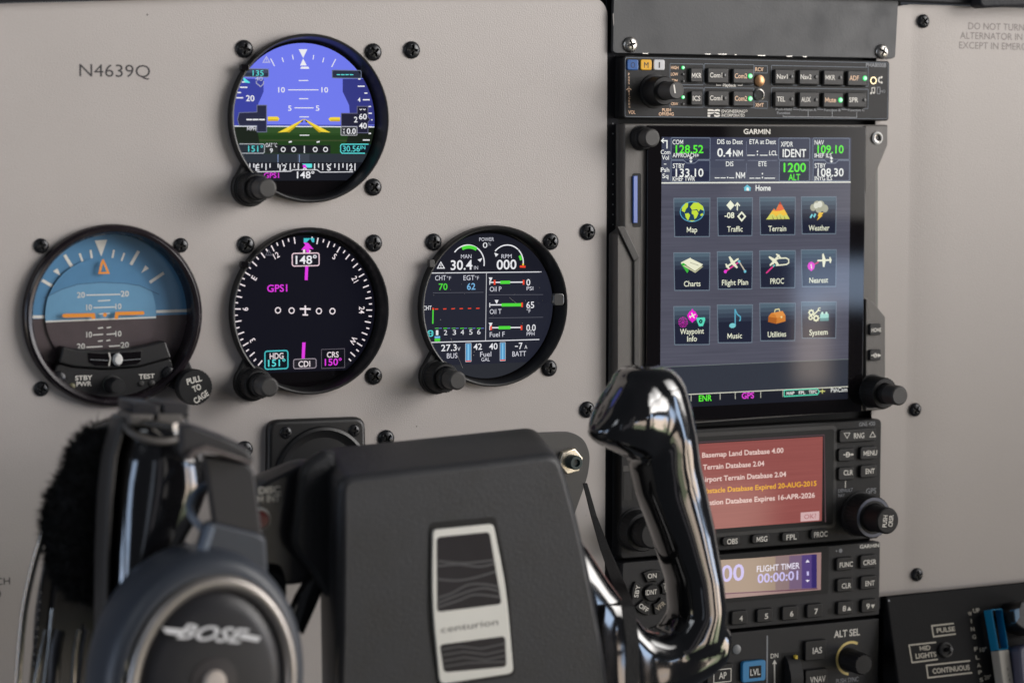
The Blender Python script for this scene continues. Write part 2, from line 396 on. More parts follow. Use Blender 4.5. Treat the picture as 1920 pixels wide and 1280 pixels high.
        fs = [(i*seg+k, i*seg+(k+1) % seg, (i+1)*seg+(k+1) % seg, (i+1)*seg+k) for i in range(N-1) for k in range(seg)]
        fs += [tuple(range(seg))[::-1], tuple((N-1)*seg+k for k in range(seg))]
        s.add(V, fs, mat, True)
    def build(s, name, parent=None, sharp=38, origin=None, recalc=True, label=None):
        me = bpy.data.meshes.new(name)
        if parent is not None: o0 = np.array(parent['_o'])
        else: o0 = np.array(origin if origin is not None else (0, 0, 0), float)
        me.from_pydata([tuple((np.array(v)-o0)*MM) for v in s.v], [], [f[0] for f in s.f])
        for m in s.m: me.materials.append(m)
        me.polygons.foreach_set('material_index', [f[1] for f in s.f]); me.polygons.foreach_set('use_smooth', [f[2] for f in s.f])
        bm = bmesh.new(); bm.from_mesh(me)
        bmesh.ops.remove_doubles(bm, verts=bm.verts, dist=2e-6)
        if recalc: bmesh.ops.recalc_face_normals(bm, faces=bm.faces)
        bm.to_mesh(me); bm.free()
        flags = [q.use_smooth for q in me.polygons]
        me.set_sharp_from_angle(angle=math.radians(sharp)); me.polygons.foreach_set('use_smooth', flags); me.update()
        ob = bpy.data.objects.new(name, me); COL.objects.link(ob); ob['_o'] = [float(x) for x in o0]
        if parent is not None: ob.parent = parent
        else: ob.location = tuple(o0*MM)
        if label: ob['label'] = label
        return ob
def thing(name, label, cat, org, group=None):
    o = bpy.data.objects.new(name, None); COL.objects.link(o); o.empty_display_size = 0.01
    o.location = tuple(np.array(org)*MM); o['_o'] = [float(x) for x in org]
    o['label'] = label; o['category'] = cat
    if group: o['group'] = group
    return o
def tag(o, label, cat, group=None, kind=None):
    if label: o['label'] = label; o['category'] = cat
    if group: o['group'] = group
    if kind: o['kind'] = kind
    return o
def fuse(ob, voxel, smooth=12):
    """Melt overlapping lofts into one continuous skin."""
    r = ob.modifiers.new('r', 'REMESH'); r.mode = 'VOXEL'; r.voxel_size = voxel*MM; r.use_smooth_shade = True
    sm = ob.modifiers.new('s', 'SMOOTH'); sm.factor = 0.5; sm.iterations = smooth
    dg = bpy.context.evaluated_depsgraph_get(); dg.update()
    me = bpy.data.meshes.new_from_object(ob.evaluated_get(dg)); ob.modifiers.clear(); ob.data = me
    for p in me.polygons: p.use_smooth = True
    return ob

# ------------------------------------------------------------------ the panels
def clip(poly, ca, cb, r, n=72):
    C = [(ca+r*math.cos(2*math.pi*i/n), cb+r*math.sin(2*math.pi*i/n)) for i in range(n)]; out = list(poly)
    for i in range(n):
        A, B = C[i-1], C[i]; inp, out = out, []
        ins = lambda p: (B[0]-A[0])*(p[1]-A[1])-(B[1]-A[1])*(p[0]-A[0]) >= 0
        for j in range(len(inp)):
            P, Q = inp[j-1], inp[j]; ip, iq = ins(P), ins(Q)
            if ip != iq:
                d1 = (B[0]-A[0])*(P[1]-A[1])-(B[1]-A[1])*(P[0]-A[0]); d2 = (B[0]-A[0])*(Q[1]-A[1])-(B[1]-A[1])*(Q[0]-A[0]); t = d1/(d1-d2)
                out.append((P[0]+t*(Q[0]-P[0]), P[1]+t*(Q[1]-P[1])))
            if iq: out.append(Q)
        if not out: return []
    return out
def sheet(mb, outer, holes, h, depth, mat):
    """A flat sheet with round holes cut through it."""
    bm = bmesh.new(); loops = [outer]+holes
    for lo in loops:
        vs = [bm.verts.new((a, b, 0)) for a, b in lo]
        for i in range(len(vs)): bm.edges.new((vs[i-1], vs[i]))
    bmesh.ops.triangle_fill(bm, use_beauty=True, edges=bm.edges[:]); bm.verts.index_update()
    mb.add([(v.co.x, v.co.y, h) for v in bm.verts], [tuple(v.index for v in f.verts) for f in bm.faces], mat); bm.free()
    for lo in loops:
        N = len(lo); mb.add([(a, b, h) for a, b in lo]+[(a, b, h-depth) for a, b in lo], [(i, (i+1) % N, N+(i+1) % N, N+i) for i in range(N)], mat, True)
def circle(a, b, r, n=72): return [(a+r*math.cos(2*math.pi*i/n), b+r*math.sin(2*math.pi*i/n)) for i in range(n)]

R0 = 40.7
GI = {}
for key, (xl, yc) in dict(pfd=(426.5, 222.5), hsi=(428.5, 583), eis=(782.8, 573.5)).items():
    a = PX.p(xl, yc)[0]+R0; b = PX.at(2).p(xl+150, yc)[1]; GI[key] = (a, b)
aA = PX.p(41, 592)[0]; AIC = (aA+42.9, PX.at(3).p(207, 592)[1])

mb = MB()
xr0, zt = PX.p(1139, 40)[0], PX.p(560, 1)[1]
zt = PX.p(1120, -4)[1]
outer = [(190, -345), (xr0, -345)]+[(xr0-9+9*math.cos(math.radians(t)), zt-9+9*math.sin(math.radians(t))) for t in range(0, 91, 15)]+[PX.p(480, -6), PX.p(200, 2), PX.p(0, 7), PX.p(-120, 10)]
sheet(mb, outer, [circle(*GI[k], 38.6) for k in ('pfd', 'hsi', 'eis')]+[circle(*AIC, 40)], 0, 2.2, PANEL)
for x, y, r in ((276, 28, 1.7), (1099, 966, .8), (716, 806, .7), (330, 392, .5), (930, 210, .5), (1040, 250, .6), (560, 405, .6), (880, 772, .6), (781, 799, 1.2), (160, 199, 0.7), (905, 355, 0.6), (690, 600, 0.5)):   # chips and specks in the paint
    mb.vdisc(PX, x, y, r, INKL if r < 1 else INK, 0.06, 9)
mb.vtext(PX, 'N4639Q', 149, 282, 133, 23, INK, 0.05)
mb.vtext(PX, 'SWITCH', -58, 19, 1091, 13, INK, 0.05); mb.vtext(PX, 'OFF ( )', -60, 2, 1113, 12, INK, 0.05)
o = mb.build('instrument_panel', recalc=False); tag(o, 'pale beige painted instrument panel with the registration N4639Q printed on it', 'instrument panel', kind='structure')

mb = MB()   # right-hand sheet: a narrow strip beside the radios, then a very slight step down
xs = [PX.p(x, 560)[0] for x in (1636, 1703, 1716)]
zt2, zb2 = PX.p(1800, 12)[1], PX.p(1700, 1122)[1]-4
prof = [(xs[0], 0.6), (xs[1]-1.5, 0.6), (xs[1], 0.62), (xs[2], 0.95), (xs[2]+4, 1.2), (xs[2]+12, 1.6), (xs[2]+24, 1.9), (1010, 1.9)]
N = len(prof); NB = 2
ptop = [(a, zt2-(3 if i == 0 else 0), h) for i, (a, h) in enumerate(prof)]
mb.add(ptop+[(a, zb2, h) for a, h in prof]+[(a, b, h-2) for a, b, h in ptop], [(i, i+1, N+i+1, N+i) for i in range(N-1)]+[(i, i+1, 2*N+i+1, 2*N+i) for i in range(N-1)], PANEL2, True)
for t, u0, u1, v in (('DO NOT TURN OFF', 1816, 1952, 51), ('ALTERNATOR IN FLIGHT', 1801, 1972, 69), ('EXCEPT IN EMERGENCY', 1799, 1966, 87)):
    mb.vtext(PX.at(1.9), t, u0, u1, v, 12.5, INKL, 0.06)
o = mb.build('side_panel', recalc=False); tag(o, 'beige right hand panel sheet with faint warning lettering about the alternator', 'instrument panel', kind='structure')

mb = MB()   # open rack behind the radios
ra0, ra1 = xr0-4, PX.p(1690, 600)[0]
mb.box(ra0, ra1, -345, zt+16, -14, -5, RECESS)
mb.box(PX.p(1141, 560)[0], PX.p(1163, 560)[0], -345, zt+12, -5, -3.4, DARKT)
for i in range(26):
    y = 232+i*18.9+(38 if i > 1 else 0)
    if y < 800: mb.vdisc(PX.at(-3.4), 1149, y, 1.6, LEGG, 0.1, 8)
o = mb.build('radio_rack'); tag(o, 'dark open rack behind the radio stack with a perforated strip at its left', 'rack', kind='structure')

mb = MB()   # glareshield lip along the top
GS = PX.at(6)
mb.plate([GS.p(-60, 3), GS.p(0, 3), GS.p(200, -3), GS.p(440, -12), GS.p(1140, -14), GS.p(1680, 1), GS.p(1842, 9), GS.p(2100, 12), GS.p(2100, -120), GS.p(-60, -120)], -2, 6, DARKT, .8)
GS = PX.at(14)
mb.plate([GS.p(1838, 10), GS.p(1846, 15), GS.p(1880, 13), GS.p(2100, 9), GS.p(2100, -80), GS.p(1836, -20)], 5, 14, DARKT, 1.5)
o = mb.build('glareshield'); tag(o, 'dark padded glareshield lip along the top of the panel', 'glareshield', kind='structure')

# ------------------------------------------------------------------ screws
def screw_mesh(mat, r=4.3, dome=2.0):
    mb = MB(); NR, NS = 22, 44; pts = [(0, 0, 0)]; ang = random.random()
    def H(x, y):
        q = math.hypot(x, y)/r; h = dome*math.sqrt(max(0, 1-q*q*0.94))*1.0+0.1
        c = min(abs(x), abs(y)); l = max(abs(x), abs(y))
        if l < r*0.62:
            w = r*0.13*(1.25-0.45*l/(r*0.62)); k = max(0, min(1, (w-c)/(r*0.045))); e = max(0, min(1, (r*0.62-l)/(r*0.1)))
            h -= dome*0.85*k*e
        return h
    pts = [(0, 0, H(0, 0))]
    for i in range(1, NR+1):
        for j in range(NS):
            t = 2*math.pi*j/NS; q = r*i/NR; pts.append((q*math.cos(t), q*math.sin(t), H(q*math.cos(t), q*math.sin(t))))
    for j in range(NS):
        t = 2*math.pi*j/NS; pts.append((r*math.cos(t), r*math.sin(t), -0.3))
    fs = [(0, 1+j, 1+(j+1) % NS) for j in range(NS)]
    for i in range(NR):
        k = 1+i*NS; fs += [(k+j, k+NS+j, k+NS+(j+1) % NS, k+(j+1) % NS) for j in range(NS)]
    mb.add(pts, fs, mat, True)
    mb.box(-r*.5, r*.5, -r*.09, r*.09, dome*.1, dome*.36, RECESS); mb.box(-r*.09, r*.09, -r*.5, r*.5, dome*.1, dome*.36, RECESS)
    return mb
proto_b = screw_mesh(SCREWB).build('panel_screw', sharp=50)
G_SC = 'black crosshead screws on the beige panels'
def place_screw(proto, x, y, h, label, group, first=[True], s=1.0):
    a, b = PX.at(h+1).p(x, y)
    if proto.get('used'): o = proto.copy(); COL.objects.link(o)
    else: o = proto; proto['used'] = 1
    o.location = (a*MM, -h*MM, b*MM); o.rotation_euler = (0, random.uniform(0, 1.5), 0); o.scale = (s, s, s)
    tag(o, label, 'screw', group); return o
BS = [(459, 92, 'upper left of the top flight display'), (701, 98, 'upper right of the top flight display'), (773, 94, 'the open panel right of the top flight display'),
      (701, 351, 'lower right of the top flight display'), (462, 459, 'upper left of the compass display'), (702, 456, 'upper right of the compass display'), (702, 705, 'lower right of the compass display'),
      (814, 454, 'upper left of the engine display'), (1034, 453, 'upper right of the engine display'), (1031, 690, 'lower right of the engine display'),
      (1103, 435, 'panel right edge level with the top of the engine display'), (1102, 768, 'panel right edge beside the tip of the glossy yoke horn'),
      (78, 461, 'upper left of the blue attitude indicator'), (340, 460, 'upper right of the blue attitude indicator'), (78, 729, 'lower left of the blue attitude indicator'),
      (725, 822, 'just above the vinyl yoke pad, partly hidden'), (459, 843, 'behind the headset arm, partly hidden'),
      (1733, 40, 'top corner of the right hand sheet'), (1718, 768, 'right hand sheet beside the lower knob of the touch navigator'), (1721, 1077, 'bottom corner of the right hand sheet')]
for x, y, d in BS: place_screw(proto_b, x, y, 1.2 if x > 1700 else 0.0, 'black crosshead screw at '+d, G_SC, s=(0.82 if x in (78, 340) else 1.0)*(0.88 if x > 1700 else 1.0))

# ------------------------------------------------------------------ the three round glass displays
def ridge_bezel(mb, ca, cb, mat, r=R0, h=5.4, ri=38.3, hb=-5.0):
    prof = [(r, -0.3), (r, h-1.2), (r-0.25, h-0.5), (r-0.8, h), (r-1.4, h-0.2), (r-1.7, h-0.9), (ri, hb+3), (ri-0.5, hb)]
    mb.lathe(ca, cb, prof[:], mat, 96)
    mb.f.pop()      # leave the bore open
def lug(mb, ca, cb, x, y, mat, r=9.2):
    """The ear of the bezel that carries the knob."""
    ka, kb = PX.at(3).p(x, y); dx, dz = ca-ka, cb-kb; l = math.hypot(dx, dz); dx, dz = dx/l, dz/l
    o = []
    for t in range(90, 271, 12):
        c, s = math.cos(math.radians(t)), math.sin(math.radians(t)); o.append((ka+r*(dx*c-dz*s), kb+r*(dz*c+dx*s)))
    k = l-R0+1.5
    n = (-dz, dx)
    o += [(ka+dx*k-n[0]*(r+1.5), kb+dz*k-n[1]*(r+1.5)), (ka+dx*k+n[0]*(r+1.5), kb+dz*k+n[1]*(r+1.5))]
    mb.plate(o, -0.3, 3.4, mat, 0.8); return ka, kb
def knob(parent, name, ka, kb, h0, big=(7.4, 9), mid=(5.6, 14), tip=(4.7, 24), mat=RUBBER, ring=True, capm=None):
    mb = MB()
    p = [(big[0]+0.7, h0), (big[0]+0.7, h0+0.8, CAPGREY if ring else mat), (big[0]+0.1, h0+1.0, mat), (big[0], h0+1.3), (big[0], h0+big[1]-0.8), (big[0]-0.8, h0+big[1]), (mid[0]+0.2, h0+big[1]+0.1)]
    mb.lathe(ka, kb, p, mat, 96, knurl=(32, 0.35, 3, 4)); mb.f.pop()
    o = mb.build(name, parent)
    m2 = MB()
    p = [(mid[0], h0+big[1]-0.5), (mid[0], h0+mid[1]-0.6), (mid[0]-0.6, h0+mid[1]), (tip[0]+0.1, h0+mid[1]+0.1), (tip[0], h0+mid[1]+0.5), (tip[0], h0+tip[1]-0.8, capm or mat), (tip[0]-0.3, h0+tip[1]-0.3, capm or mat), (tip[0]-1.0, h0+tip[1], capm or mat)]
    m2.lathe(ka, kb, p, mat, 96, knurl=(30, 0.3, 0, 1))
    m2.build('inner_knob', o); return o

def arcpts(ca, cb, r, t0, t1, n=24): return [(ca+r*math.cos(math.radians(t0+(t1-t0)*i/n)), cb+r*math.sin(math.radians(t0+(t1-t0)*i/n))) for i in range(n+1)]
Wh = emat(236, 236, 240); Gr = emat(70, 225, 60); Cy = emat(95, 225, 225); Mg = emat(225, 60, 225); Ye = emat(240, 212, 60); Bk = emat(6, 7, 12); Rd = emat(235, 70, 45)
HD = -4.5; RD = 36.8
class Scr:
    def __init__(s, V, ca, cb, r): s.V, s.ca, s.cb, s.r = V, ca, cb, r; s.mb = MB()
    def poly(s, uv, mat, dh=0.0):
        o = clip([s.V.p(*q) for q in uv] if area([s.V.p(*q) for q in uv]) > 0 else [s.V.p(*q) for q in uv][::-1], s.ca, s.cb, s.r)
        if len(o) > 2: s.mb.face(o, s.V.h+dh, mat)
    def rect(s, u0, u1, v0, v1, mat, dh=0.0):
        a0, a1, b0, b1 = s.V.rect(u0, u1, v0, v1)
        o = clip([(a0, b0), (a1, b0), (a1, b1), (a0, b1)], s.ca, s.cb, s.r)
        if len(o) > 2: s.mb.face(o, s.V.h+dh, mat)
    def lines(s, L, w, mat, dh=0.2):
        for uv in L: s.mb.vline(s.V, uv, w, mat, dh)
    def text(s, *a, **k): s.mb.vtext(s.V, *a, **k)
def warn(mb, V, u, v, k, mat, dh):
    mb.vline(V, [(u-k, v+k*.75), (u, v-k), (u+k, v+k*.75)], k*.26, mat, dh, True)
    mb.vline(V, [(u, v-k*.35), (u, v+k*.25)], k*.24, mat, dh); mb.vdisc(V, u, v+k*.5, k*.14, mat, dh, 8)

# --- top flight display
a, b = GI['pfd']
T = thing('flight_display', 'round black flight display with violet sky and green ground, topmost of the four round instruments', 'flight display', (a, 0, b))
mb = MB(); ridge_bezel(mb, a, b, BLACK); KA = lug(mb, a, b, 470, 352, BLACK)
mb.build('bezel', T)
mb = MB(); n_a, n_b = PX.at(4).p(458, 127); mb.plate(rrect(n_a-2.2, n_a+2.2, n_b-1.6, n_b+1.6, 0.8), 3.2, 5.6, GLASSB, 0.4); mb.build('light_sensor', T)
knob(T, 'knob', *KA, 3.4, capm=CAPGREY)
V = View(400, 40, .28125, HD)
S = Scr(V, a-0.2, b-0.3, RD); m = S.mb
m.lathe(a, b, [(38.3, HD-0.35), (0.0, HD-0.35)], GLASSB, 72)
S.rect(60, 1200, 100, 702, emat(112, 122, 236)); S.rect(60, 1200, 690, 702, emat(62, 70, 170), 0.05)
S.rect(60, 1200, 706, 760, emat(48, 78, 38)); S.rect(60, 1200, 756, 886, emat(32, 62, 24)); S.rect(60, 1200, 745, 760, emat(40, 70, 30), .03); S.rect(300, 920, 790, 800, emat(58, 72, 40), .03)
S.rect(60, 1200, 699, 706, emat(225, 228, 236), 0.06)
dk = emat(58, 66, 158); dg = emat(26, 34, 24)
S.poly([(60, 380), (335, 385), (335, 470), (298, 555), (290, 690), (60, 690)], dk, 0.04); S.poly([(60, 700), (290, 700), (310, 830), (60, 830)], dg, 0.04)
S.poly([(1200, 385), (862, 385), (862, 470), (905, 560), (915, 690), (1200, 690)], emat(52, 56, 128), 0.04); S.poly([(1200, 700), (915, 700), (885, 815), (1200, 815)], dg, 0.04)
S.rect(60, 1200, 883, 945, emat(44, 50, 58), 0.08); S.rect(60, 1200, 940, 1062, emat(26, 28, 36), 0.10); S.rect(560, 640, 884, 944, emat(60, 66, 76), .09)
S.poly([(258, 318), (368, 318), (368, 372), (60, 372), (60, 318)], emat(42, 48, 66), 0.08); m.vframe(V, 205, 368, 318, 372, 5, emat(120, 128, 150), .1, .8); m.vrect(V, 215, 362, 322, 345, emat(66, 74, 96), .09)
S.text('135', 262, 334, 346, 36, Cy, dh=.14)
S.rect(790, 1100, 328, 380, emat(42, 48, 66), 0.08); m.vframe(V, 792, 985, 328, 380, 5, emat(110, 118, 140), .1, .8)
S.lines([[(822+29*i, 357), (845+29*i, 357)] for i in range(4)], 6, Cy)
m.vpoly(V, [(568, 188), (626, 188), (598, 246)], Wh, .2); m.vpoly(V, [(598, 250), (578, 296), (622, 296)], Wh, .2); m.vpoly(V, [(584, 304), (632, 304), (640, 318), (580, 318)], Wh, .2)
S.lines([[(381, 250), (407, 300)], [(457, 243), (467, 273)], [(526, 224), (532, 256)], [(668, 226), (664, 256)], [(736, 244), (728, 275)], [(815, 253), (788, 306)]], 6, Wh)
warn(m, V, 353, 258, 22, emat(190, 190, 225), .2)
S.lines([[(569, 396), (632, 396)], [(498, 458), (700, 458)], [(571, 517), (632, 517)], [(540, 578), (668, 578)], [(573, 638), (636, 638)], [(575, 760), (638, 760)]], 6, Wh)
for t, u0, u1, v in (('10', 432, 476, 458), ('10', 720, 764, 458), ('5', 498, 520, 580), ('5', 682, 706, 580)): S.text(t, u0, u1, v, 34, Wh, dh=.2, bold=.01)
S.text('0', 634, 654, 664, 18, emat(150, 150, 190), dh=.2)
for s_ in (-1, 1):
    c = 604
    m.vpoly(V, [(c, 656), (c+s_*4, 652), (c+s_*176, 742), (c+s_*118, 738)], Ye, .24); m.vpoly(V, [(c, 656), (c+s_*118, 738), (c+s_*100, 742)], emat(190, 160, 30), .23)
    m.vpoly(V, [(c+s_*4, 654), (c+s_*24, 672), (c+s_*12, 676)], emat(30, 30, 40), .26)
m.vpoly(V, [(362, 636), (428, 636), (440, 651), (428, 666), (362, 666)], Ye, .22); m.vpoly(V, [(844, 640), (780, 640), (766, 653), (780, 668), (844, 668)], Ye, .22)
m.vrect(V, 362, 430, 655, 666, emat(200, 165, 40), .23); m.vrect(V, 780, 844, 657, 668, emat(200, 165, 40), .23)
m.vpoly(V, [(160, 655), (172, 610), (290, 606), (290, 560), (354, 560), (354, 738), (290, 738), (290, 696), (172, 696)], emat(40, 42, 66), .16)
m.vline(V, [(160, 655), (172, 610), (290, 606), (290, 560), (354, 560), (354, 738), (290, 738), (290, 696), (172, 696)], 5, emat(108, 112, 140), .18, True)
S.lines([[(220+42*i, 656), (258+42*i, 656)] for i in range(3)], 9, Wh, .22); S.text('MPH', 224, 284, 716, 24, emat(210, 210, 220), dh=.22, bold=.02)
S.text('20', 217, 273, 514, 38, Wh, dh=.2, bold=.015); S.lines([[(152, 511), (198, 511)], [(160, 476), (184, 476)], [(176, 441), (226, 441)], [(190, 406), (212, 406)]], 8, Wh)
S.text('40', 278, 328, 384, 26, emat(190, 195, 215), dh=.2); m.vline(V, [(286, 398), (286, 414), (314, 436), (334, 418), (334, 400)], 6, emat(170, 170, 190), .2)
m.vpoly(V, [(196, 372), (240, 405), (244, 412), (206, 410)], Cy, .2)
S.lines([[(965, 386), (980, 386)], [(962, 434), (1008, 434)], [(1006, 480), (1026, 480)], [(996, 524), (1042, 524)], [(1034, 569), (1050, 569)], [(1034, 614), (1056, 614)], [(1052, 658), (1060, 658)], [(1034, 704), (1056, 704)], [(1034, 748), (1050, 748)], [(996, 792), (1042, 792)]], 8, Wh)
S.text('4', 962, 980, 524, 28, Wh, dh=.2, bold=.01)
blk = [(852, 614), (958, 614), (958, 568), (1030, 568), (1030, 640), (1046, 656), (1030, 672), (1030, 744), (958, 744), (958, 700), (852, 700)]
m.vpoly(V, blk, emat(34, 34, 54), .16); m.vline(V, blk, 5, emat(100, 100, 130), .18, True)
S.text('2', 937, 960, 656, 36, Wh, dh=.22, bold=.015); S.text('60', 970, 1022, 636, 36, Wh, dh=.22, bold=.015); S.text('40', 970, 1022, 697, 36, Wh, dh=.22, bold=.015)
m.vline(V, [(975, 585), (982, 592), (990, 585)], 5, Wh, .22); m.vline(V, [(998, 585), (1006, 592), (1014, 585)], 5, Wh, .22)
m.vrect(V, 850, 956, 704, 760, emat(44, 46, 50), .24); m.vframe(V, 850, 956, 704, 760, 4, emat(190, 190, 195), .26, .2)
S.text('0.0', 888, 948, 733, 36, Wh, dh=.28, bold=.015); S.text('V', 862, 876, 722, 16, Wh, dh=.28); S.text('S', 862, 876, 743, 16, Wh, dh=.28)
S.poly([(60, 818), (340, 818), (340, 880), (60, 880)], emat(40, 46, 54), .12); m.vline(V, [(172, 818), (332, 818), (340, 826), (340, 872), (332, 880), (190, 880)], 5, emat(180, 185, 190), .14)
S.text('151°', 232, 330, 850, 40, Cy, dh=.2); m.vrect(V, 344, 430, 812, 880, emat(38, 42, 40), .12); S.text('OAT °C', 348, 424, 826, 26, Wh, dh=.2); S.text('9', 376, 396, 862, 28, Wh, dh=.2, bold=.01)
m.vrect(V, 430, 780, 826, 880, emat(26, 28, 32), .12)
for u in (465, 535, 678, 747): m.vring(V, u, 855, 14, 6, Wh, .2)
S.lines([[(606, 832), (606, 878)]], 6, Wh); S.lines([[(430, 888), (430, 940)], [(573, 888), (573, 940)]], 5, emat(130, 150, 190))
S.lines([[(502, 806), (522, 802)], [(688, 806), (708, 802)]], 9, Wh)
S.poly([(850, 820), (1100, 820), (1100, 880), (850, 880)], emat(20, 30, 40), .12); m.vline(V, [(1034, 820), (856, 820), (848, 828), (848, 870), (858, 880), (1010, 880)], 6, Cy, .14)
S.text('30.56', 862, 976, 850, 38, Cy, dh=.2); S.text('IN', 978, 1012, 842, 24, Cy, dh=.2)
for i in range(28):
    u = 242+27*i
    if 395 < u < 425 or 575 < u < 660: continue
    if u < 960: S.lines([[(u, 948), (u, 992 if i % 2 == 0 else 976)]], 7, Wh, .22)
for t, u0, u1 in (('E', 280, 306), ('12', 440, 486), ('S', 756, 782), ('21', 904, 946)):
    m.vrect(V, u0-6, u1+6, 956, 1000, emat(26, 28, 36), .24); S.text(t, u0, u1, 976, 38, Wh, dh=.28, bold=.01)
m.vpoly(V, [(590, 950), (656, 950), (656, 976), (628, 976)], Cy, .26); m.vpoly(V, [(594, 960), (612, 954), (622, 976), (600, 984)], Mg, .28); S.lines([[(594, 992), (604, 978), (622, 986)]], 6, Wh, .3)
m.vline(V, [(285, 1004), (512, 1000), (530, 990), (690, 990), (712, 1006), (930, 1004)], 6, emat(215, 215, 220), .3)
S.text('148°', 556, 672, 1024, 44, Wh, dh=.32, bold=.01); S.text('GPS1', 336, 436, 1027, 34, Mg, dh=.32, bold=.01)
m.build('display', T, recalc=False)

# --- compass display
a, b = GI['hsi']
T = thing('compass_display', 'round black compass display reading 148 degrees, directly below the violet flight display', 'compass display', (a, 0, b))
mb = MB(); ridge_bezel(mb, a, b, BLACK); KA = lug(mb, a, b, 474, 717, BLACK); mb.build('bezel', T)
mb = MB(); n_a, n_b = PX.at(4).p(458, 496); mb.plate(rrect(n_a-2.2, n_a+2.2, n_b-1.6, n_b+1.6, 0.8), 3.2, 5.6, GLASSB, 0.4); mb.build('light_sensor', T)
knob(T, 'knob', *KA, 3.4, capm=CAPGREY)
V = View(400, 410, .28125, HD); S = Scr(V, a-.2, b-.3, RD); m = S.mb
m.lathe(a, b, [(38.3, HD-0.35), (0.0, HD-0.35)], GLASSB, 72); S.rect(60, 1200, 80, 1018, emat(14, 14, 24))
ca, cb = V.p(605, 605); ro = V.wid(920, 605, 605)/2; k = ro/460
Wp = emat(240, 228, 232)
for d in range(0, 360, 5):
    t = d-148
    t = (t+180) % 360-180
    if abs(t) > 139 or abs(t) < 6: continue
    w = math.radians(90-t); L = 42 if d % 10 == 0 else 22
    m.stroke([(ca+(ro-1*k)*math.cos(w), cb+(ro-1*k)*math.sin(w)), (ca+(ro-L*k)*math.cos(w), cb+(ro-L*k)*math.sin(w))], 7.5*k, HD+.15, Wp)
for t, d in (('12', 120), ('E', 90), ('6', 60), ('3', 30), ('S', 180), ('21', 210), ('24', 240), ('W', 270)):
    w = math.radians(90-(d-148)); r = ro-72*k
    m.put_text(t, ca+r*math.cos(w), cb+r*math.sin(w), None, 36*k, HD+.15, Wp, .01, w-math.pi/2)
warn(m, V, 368, 228, 20, emat(90, 90, 100), .2)
m.vrect(V, 602, 672, 130, 158, emat(70, 190, 200), .16); m.vpoly(V, [(620, 158), (645, 132), (660, 158)], emat(14, 14, 24), .18)
m.vpoly(V, [(600, 158), (632, 162), (668, 204), (640, 200), (640, 226), (620, 226), (618, 204), (584, 208), (612, 176)], Mg, .2); m.vrect(V, 597, 612, 206, 228, Wp, .22); m.vpoly(V, [(640, 208), (650, 214), (640, 228)], Wp, .22)
m.vrect(V, 525, 704, 230, 314, emat(22, 22, 30), .22, 1.0); m.vframe(V, 525, 704, 230, 314, 7, emat(235, 205, 215), .24, 1.0); m.vrect(V, 532, 698, 236, 262, emat(40, 40, 50), .23); S.text('148°', 548, 688, 274, 54, Wh, dh=.28, bold=.012)
m.vpoly(V, [(612, 318), (632, 318), (628, 410), (608, 408)], Mg, .2); m.vpoly(V, [(592, 824), (614, 824), (608, 930), (588, 930)], Mg, .2)
S.text('GPS1', 358, 492, 463, 46, Mg, dh=.2, bold=.012)
for u, v in ((430, 610), (521, 612), (703, 615), (793, 616)): m.vring(V, u, v, 18, 7, Wp, .2)
m.vline(V, [(576, 600), (648, 602)], 11, Wp, .2); m.vline(V, [(612, 578), (612, 640)], 10, Wp, .21); m.vline(V, [(594, 640), (630, 641)], 9, Wp, .22)
m.vrect(V, 343, 496, 880, 1000, emat(10, 20, 28), .2, 1.2); m.vframe(V, 343, 496, 880, 1000, 8, emat(70, 190, 195), .22, 1.2); S.text('HDG', 375, 466, 914, 38, Wp, dh=.26, bold=.01); S.text('151°', 364, 480, 960, 44, Cy, dh=.26, bold=.01)
m.vrect(V, 534, 684, 934, 996, emat(34, 32, 38), .24, 1); m.vframe(V, 534, 684, 934, 996, 6, emat(150, 140, 150), .26, 1); S.text('CDI', 566, 644, 967, 38, Wp, dh=.3, bold=.01)
m.vrect(V, 720, 874, 868, 994, emat(12, 12, 20), .22); m.vframe(V, 720, 874, 868, 994, 4, emat(95, 90, 100), .24, .1); S.text('CRS', 756, 834, 905, 36, Wp, dh=.3, bold=.01); S.text('150°', 742, 854, 954, 44, Mg, dh=.3, bold=.01)
m.build('display', T, recalc=False)

# --- engine display
a, b = GI['eis']
T = thing('engine_display', 'round black engine display with power, oil and fuel readings, right of the compass display', 'engine display', (a, 0, b))
mb = MB(); ridge_bezel(mb, a, b, BLACK); KA = lug(mb, a, b, 820, 705, BLACK); mb.build('bezel', T)
mb = MB(); n_a, n_b = PX.at(4).p(1045, 561); mb.plate(rrect(n_a-3.0, n_a+3.2, n_b-3.1, n_b+3.1, 1.6), 3.0, 5.8, pmat('clear_catch', (0.075, 0.075, 0.075), 0.15, coat=1.0), 0.6)
mb.build('clip', T)
mb = MB(); n_a, n_b = PX.at(4).p(808, 494); mb.plate(rrect(n_a-1.5, n_a+1.5, n_b-2.0, n_b+2.0, 0.8), 3.2, 5.6, CAPGREY, 0.4); mb.build('light_sensor', T)
knob(T, 'knob', *KA, 3.4, big=(7.6, 10), mid=(5.7, 15.5), tip=(4.7, 25), capm=CAPGREY)
V = View(760, 400, 370/1316, HD); S = Scr(V, a-.2, b-.3, RD); m = S.mb
m.lathe(a, b, [(38.3, HD-0.35), (0.0, HD-0.35)], GLASSB, 72); S.rect(30, 1150, 100, 1140, emat(34, 36, 48)); S.rect(30, 1150, 1000, 1140, emat(42, 44, 50), .03); S.rect(30, 1150, 100, 390, emat(25, 26, 36), .03)
Wg = emat(232, 232, 236); Lg = emat(150, 152, 160); Gn = emat(80, 215, 60); Blu = emat(120, 180, 225)
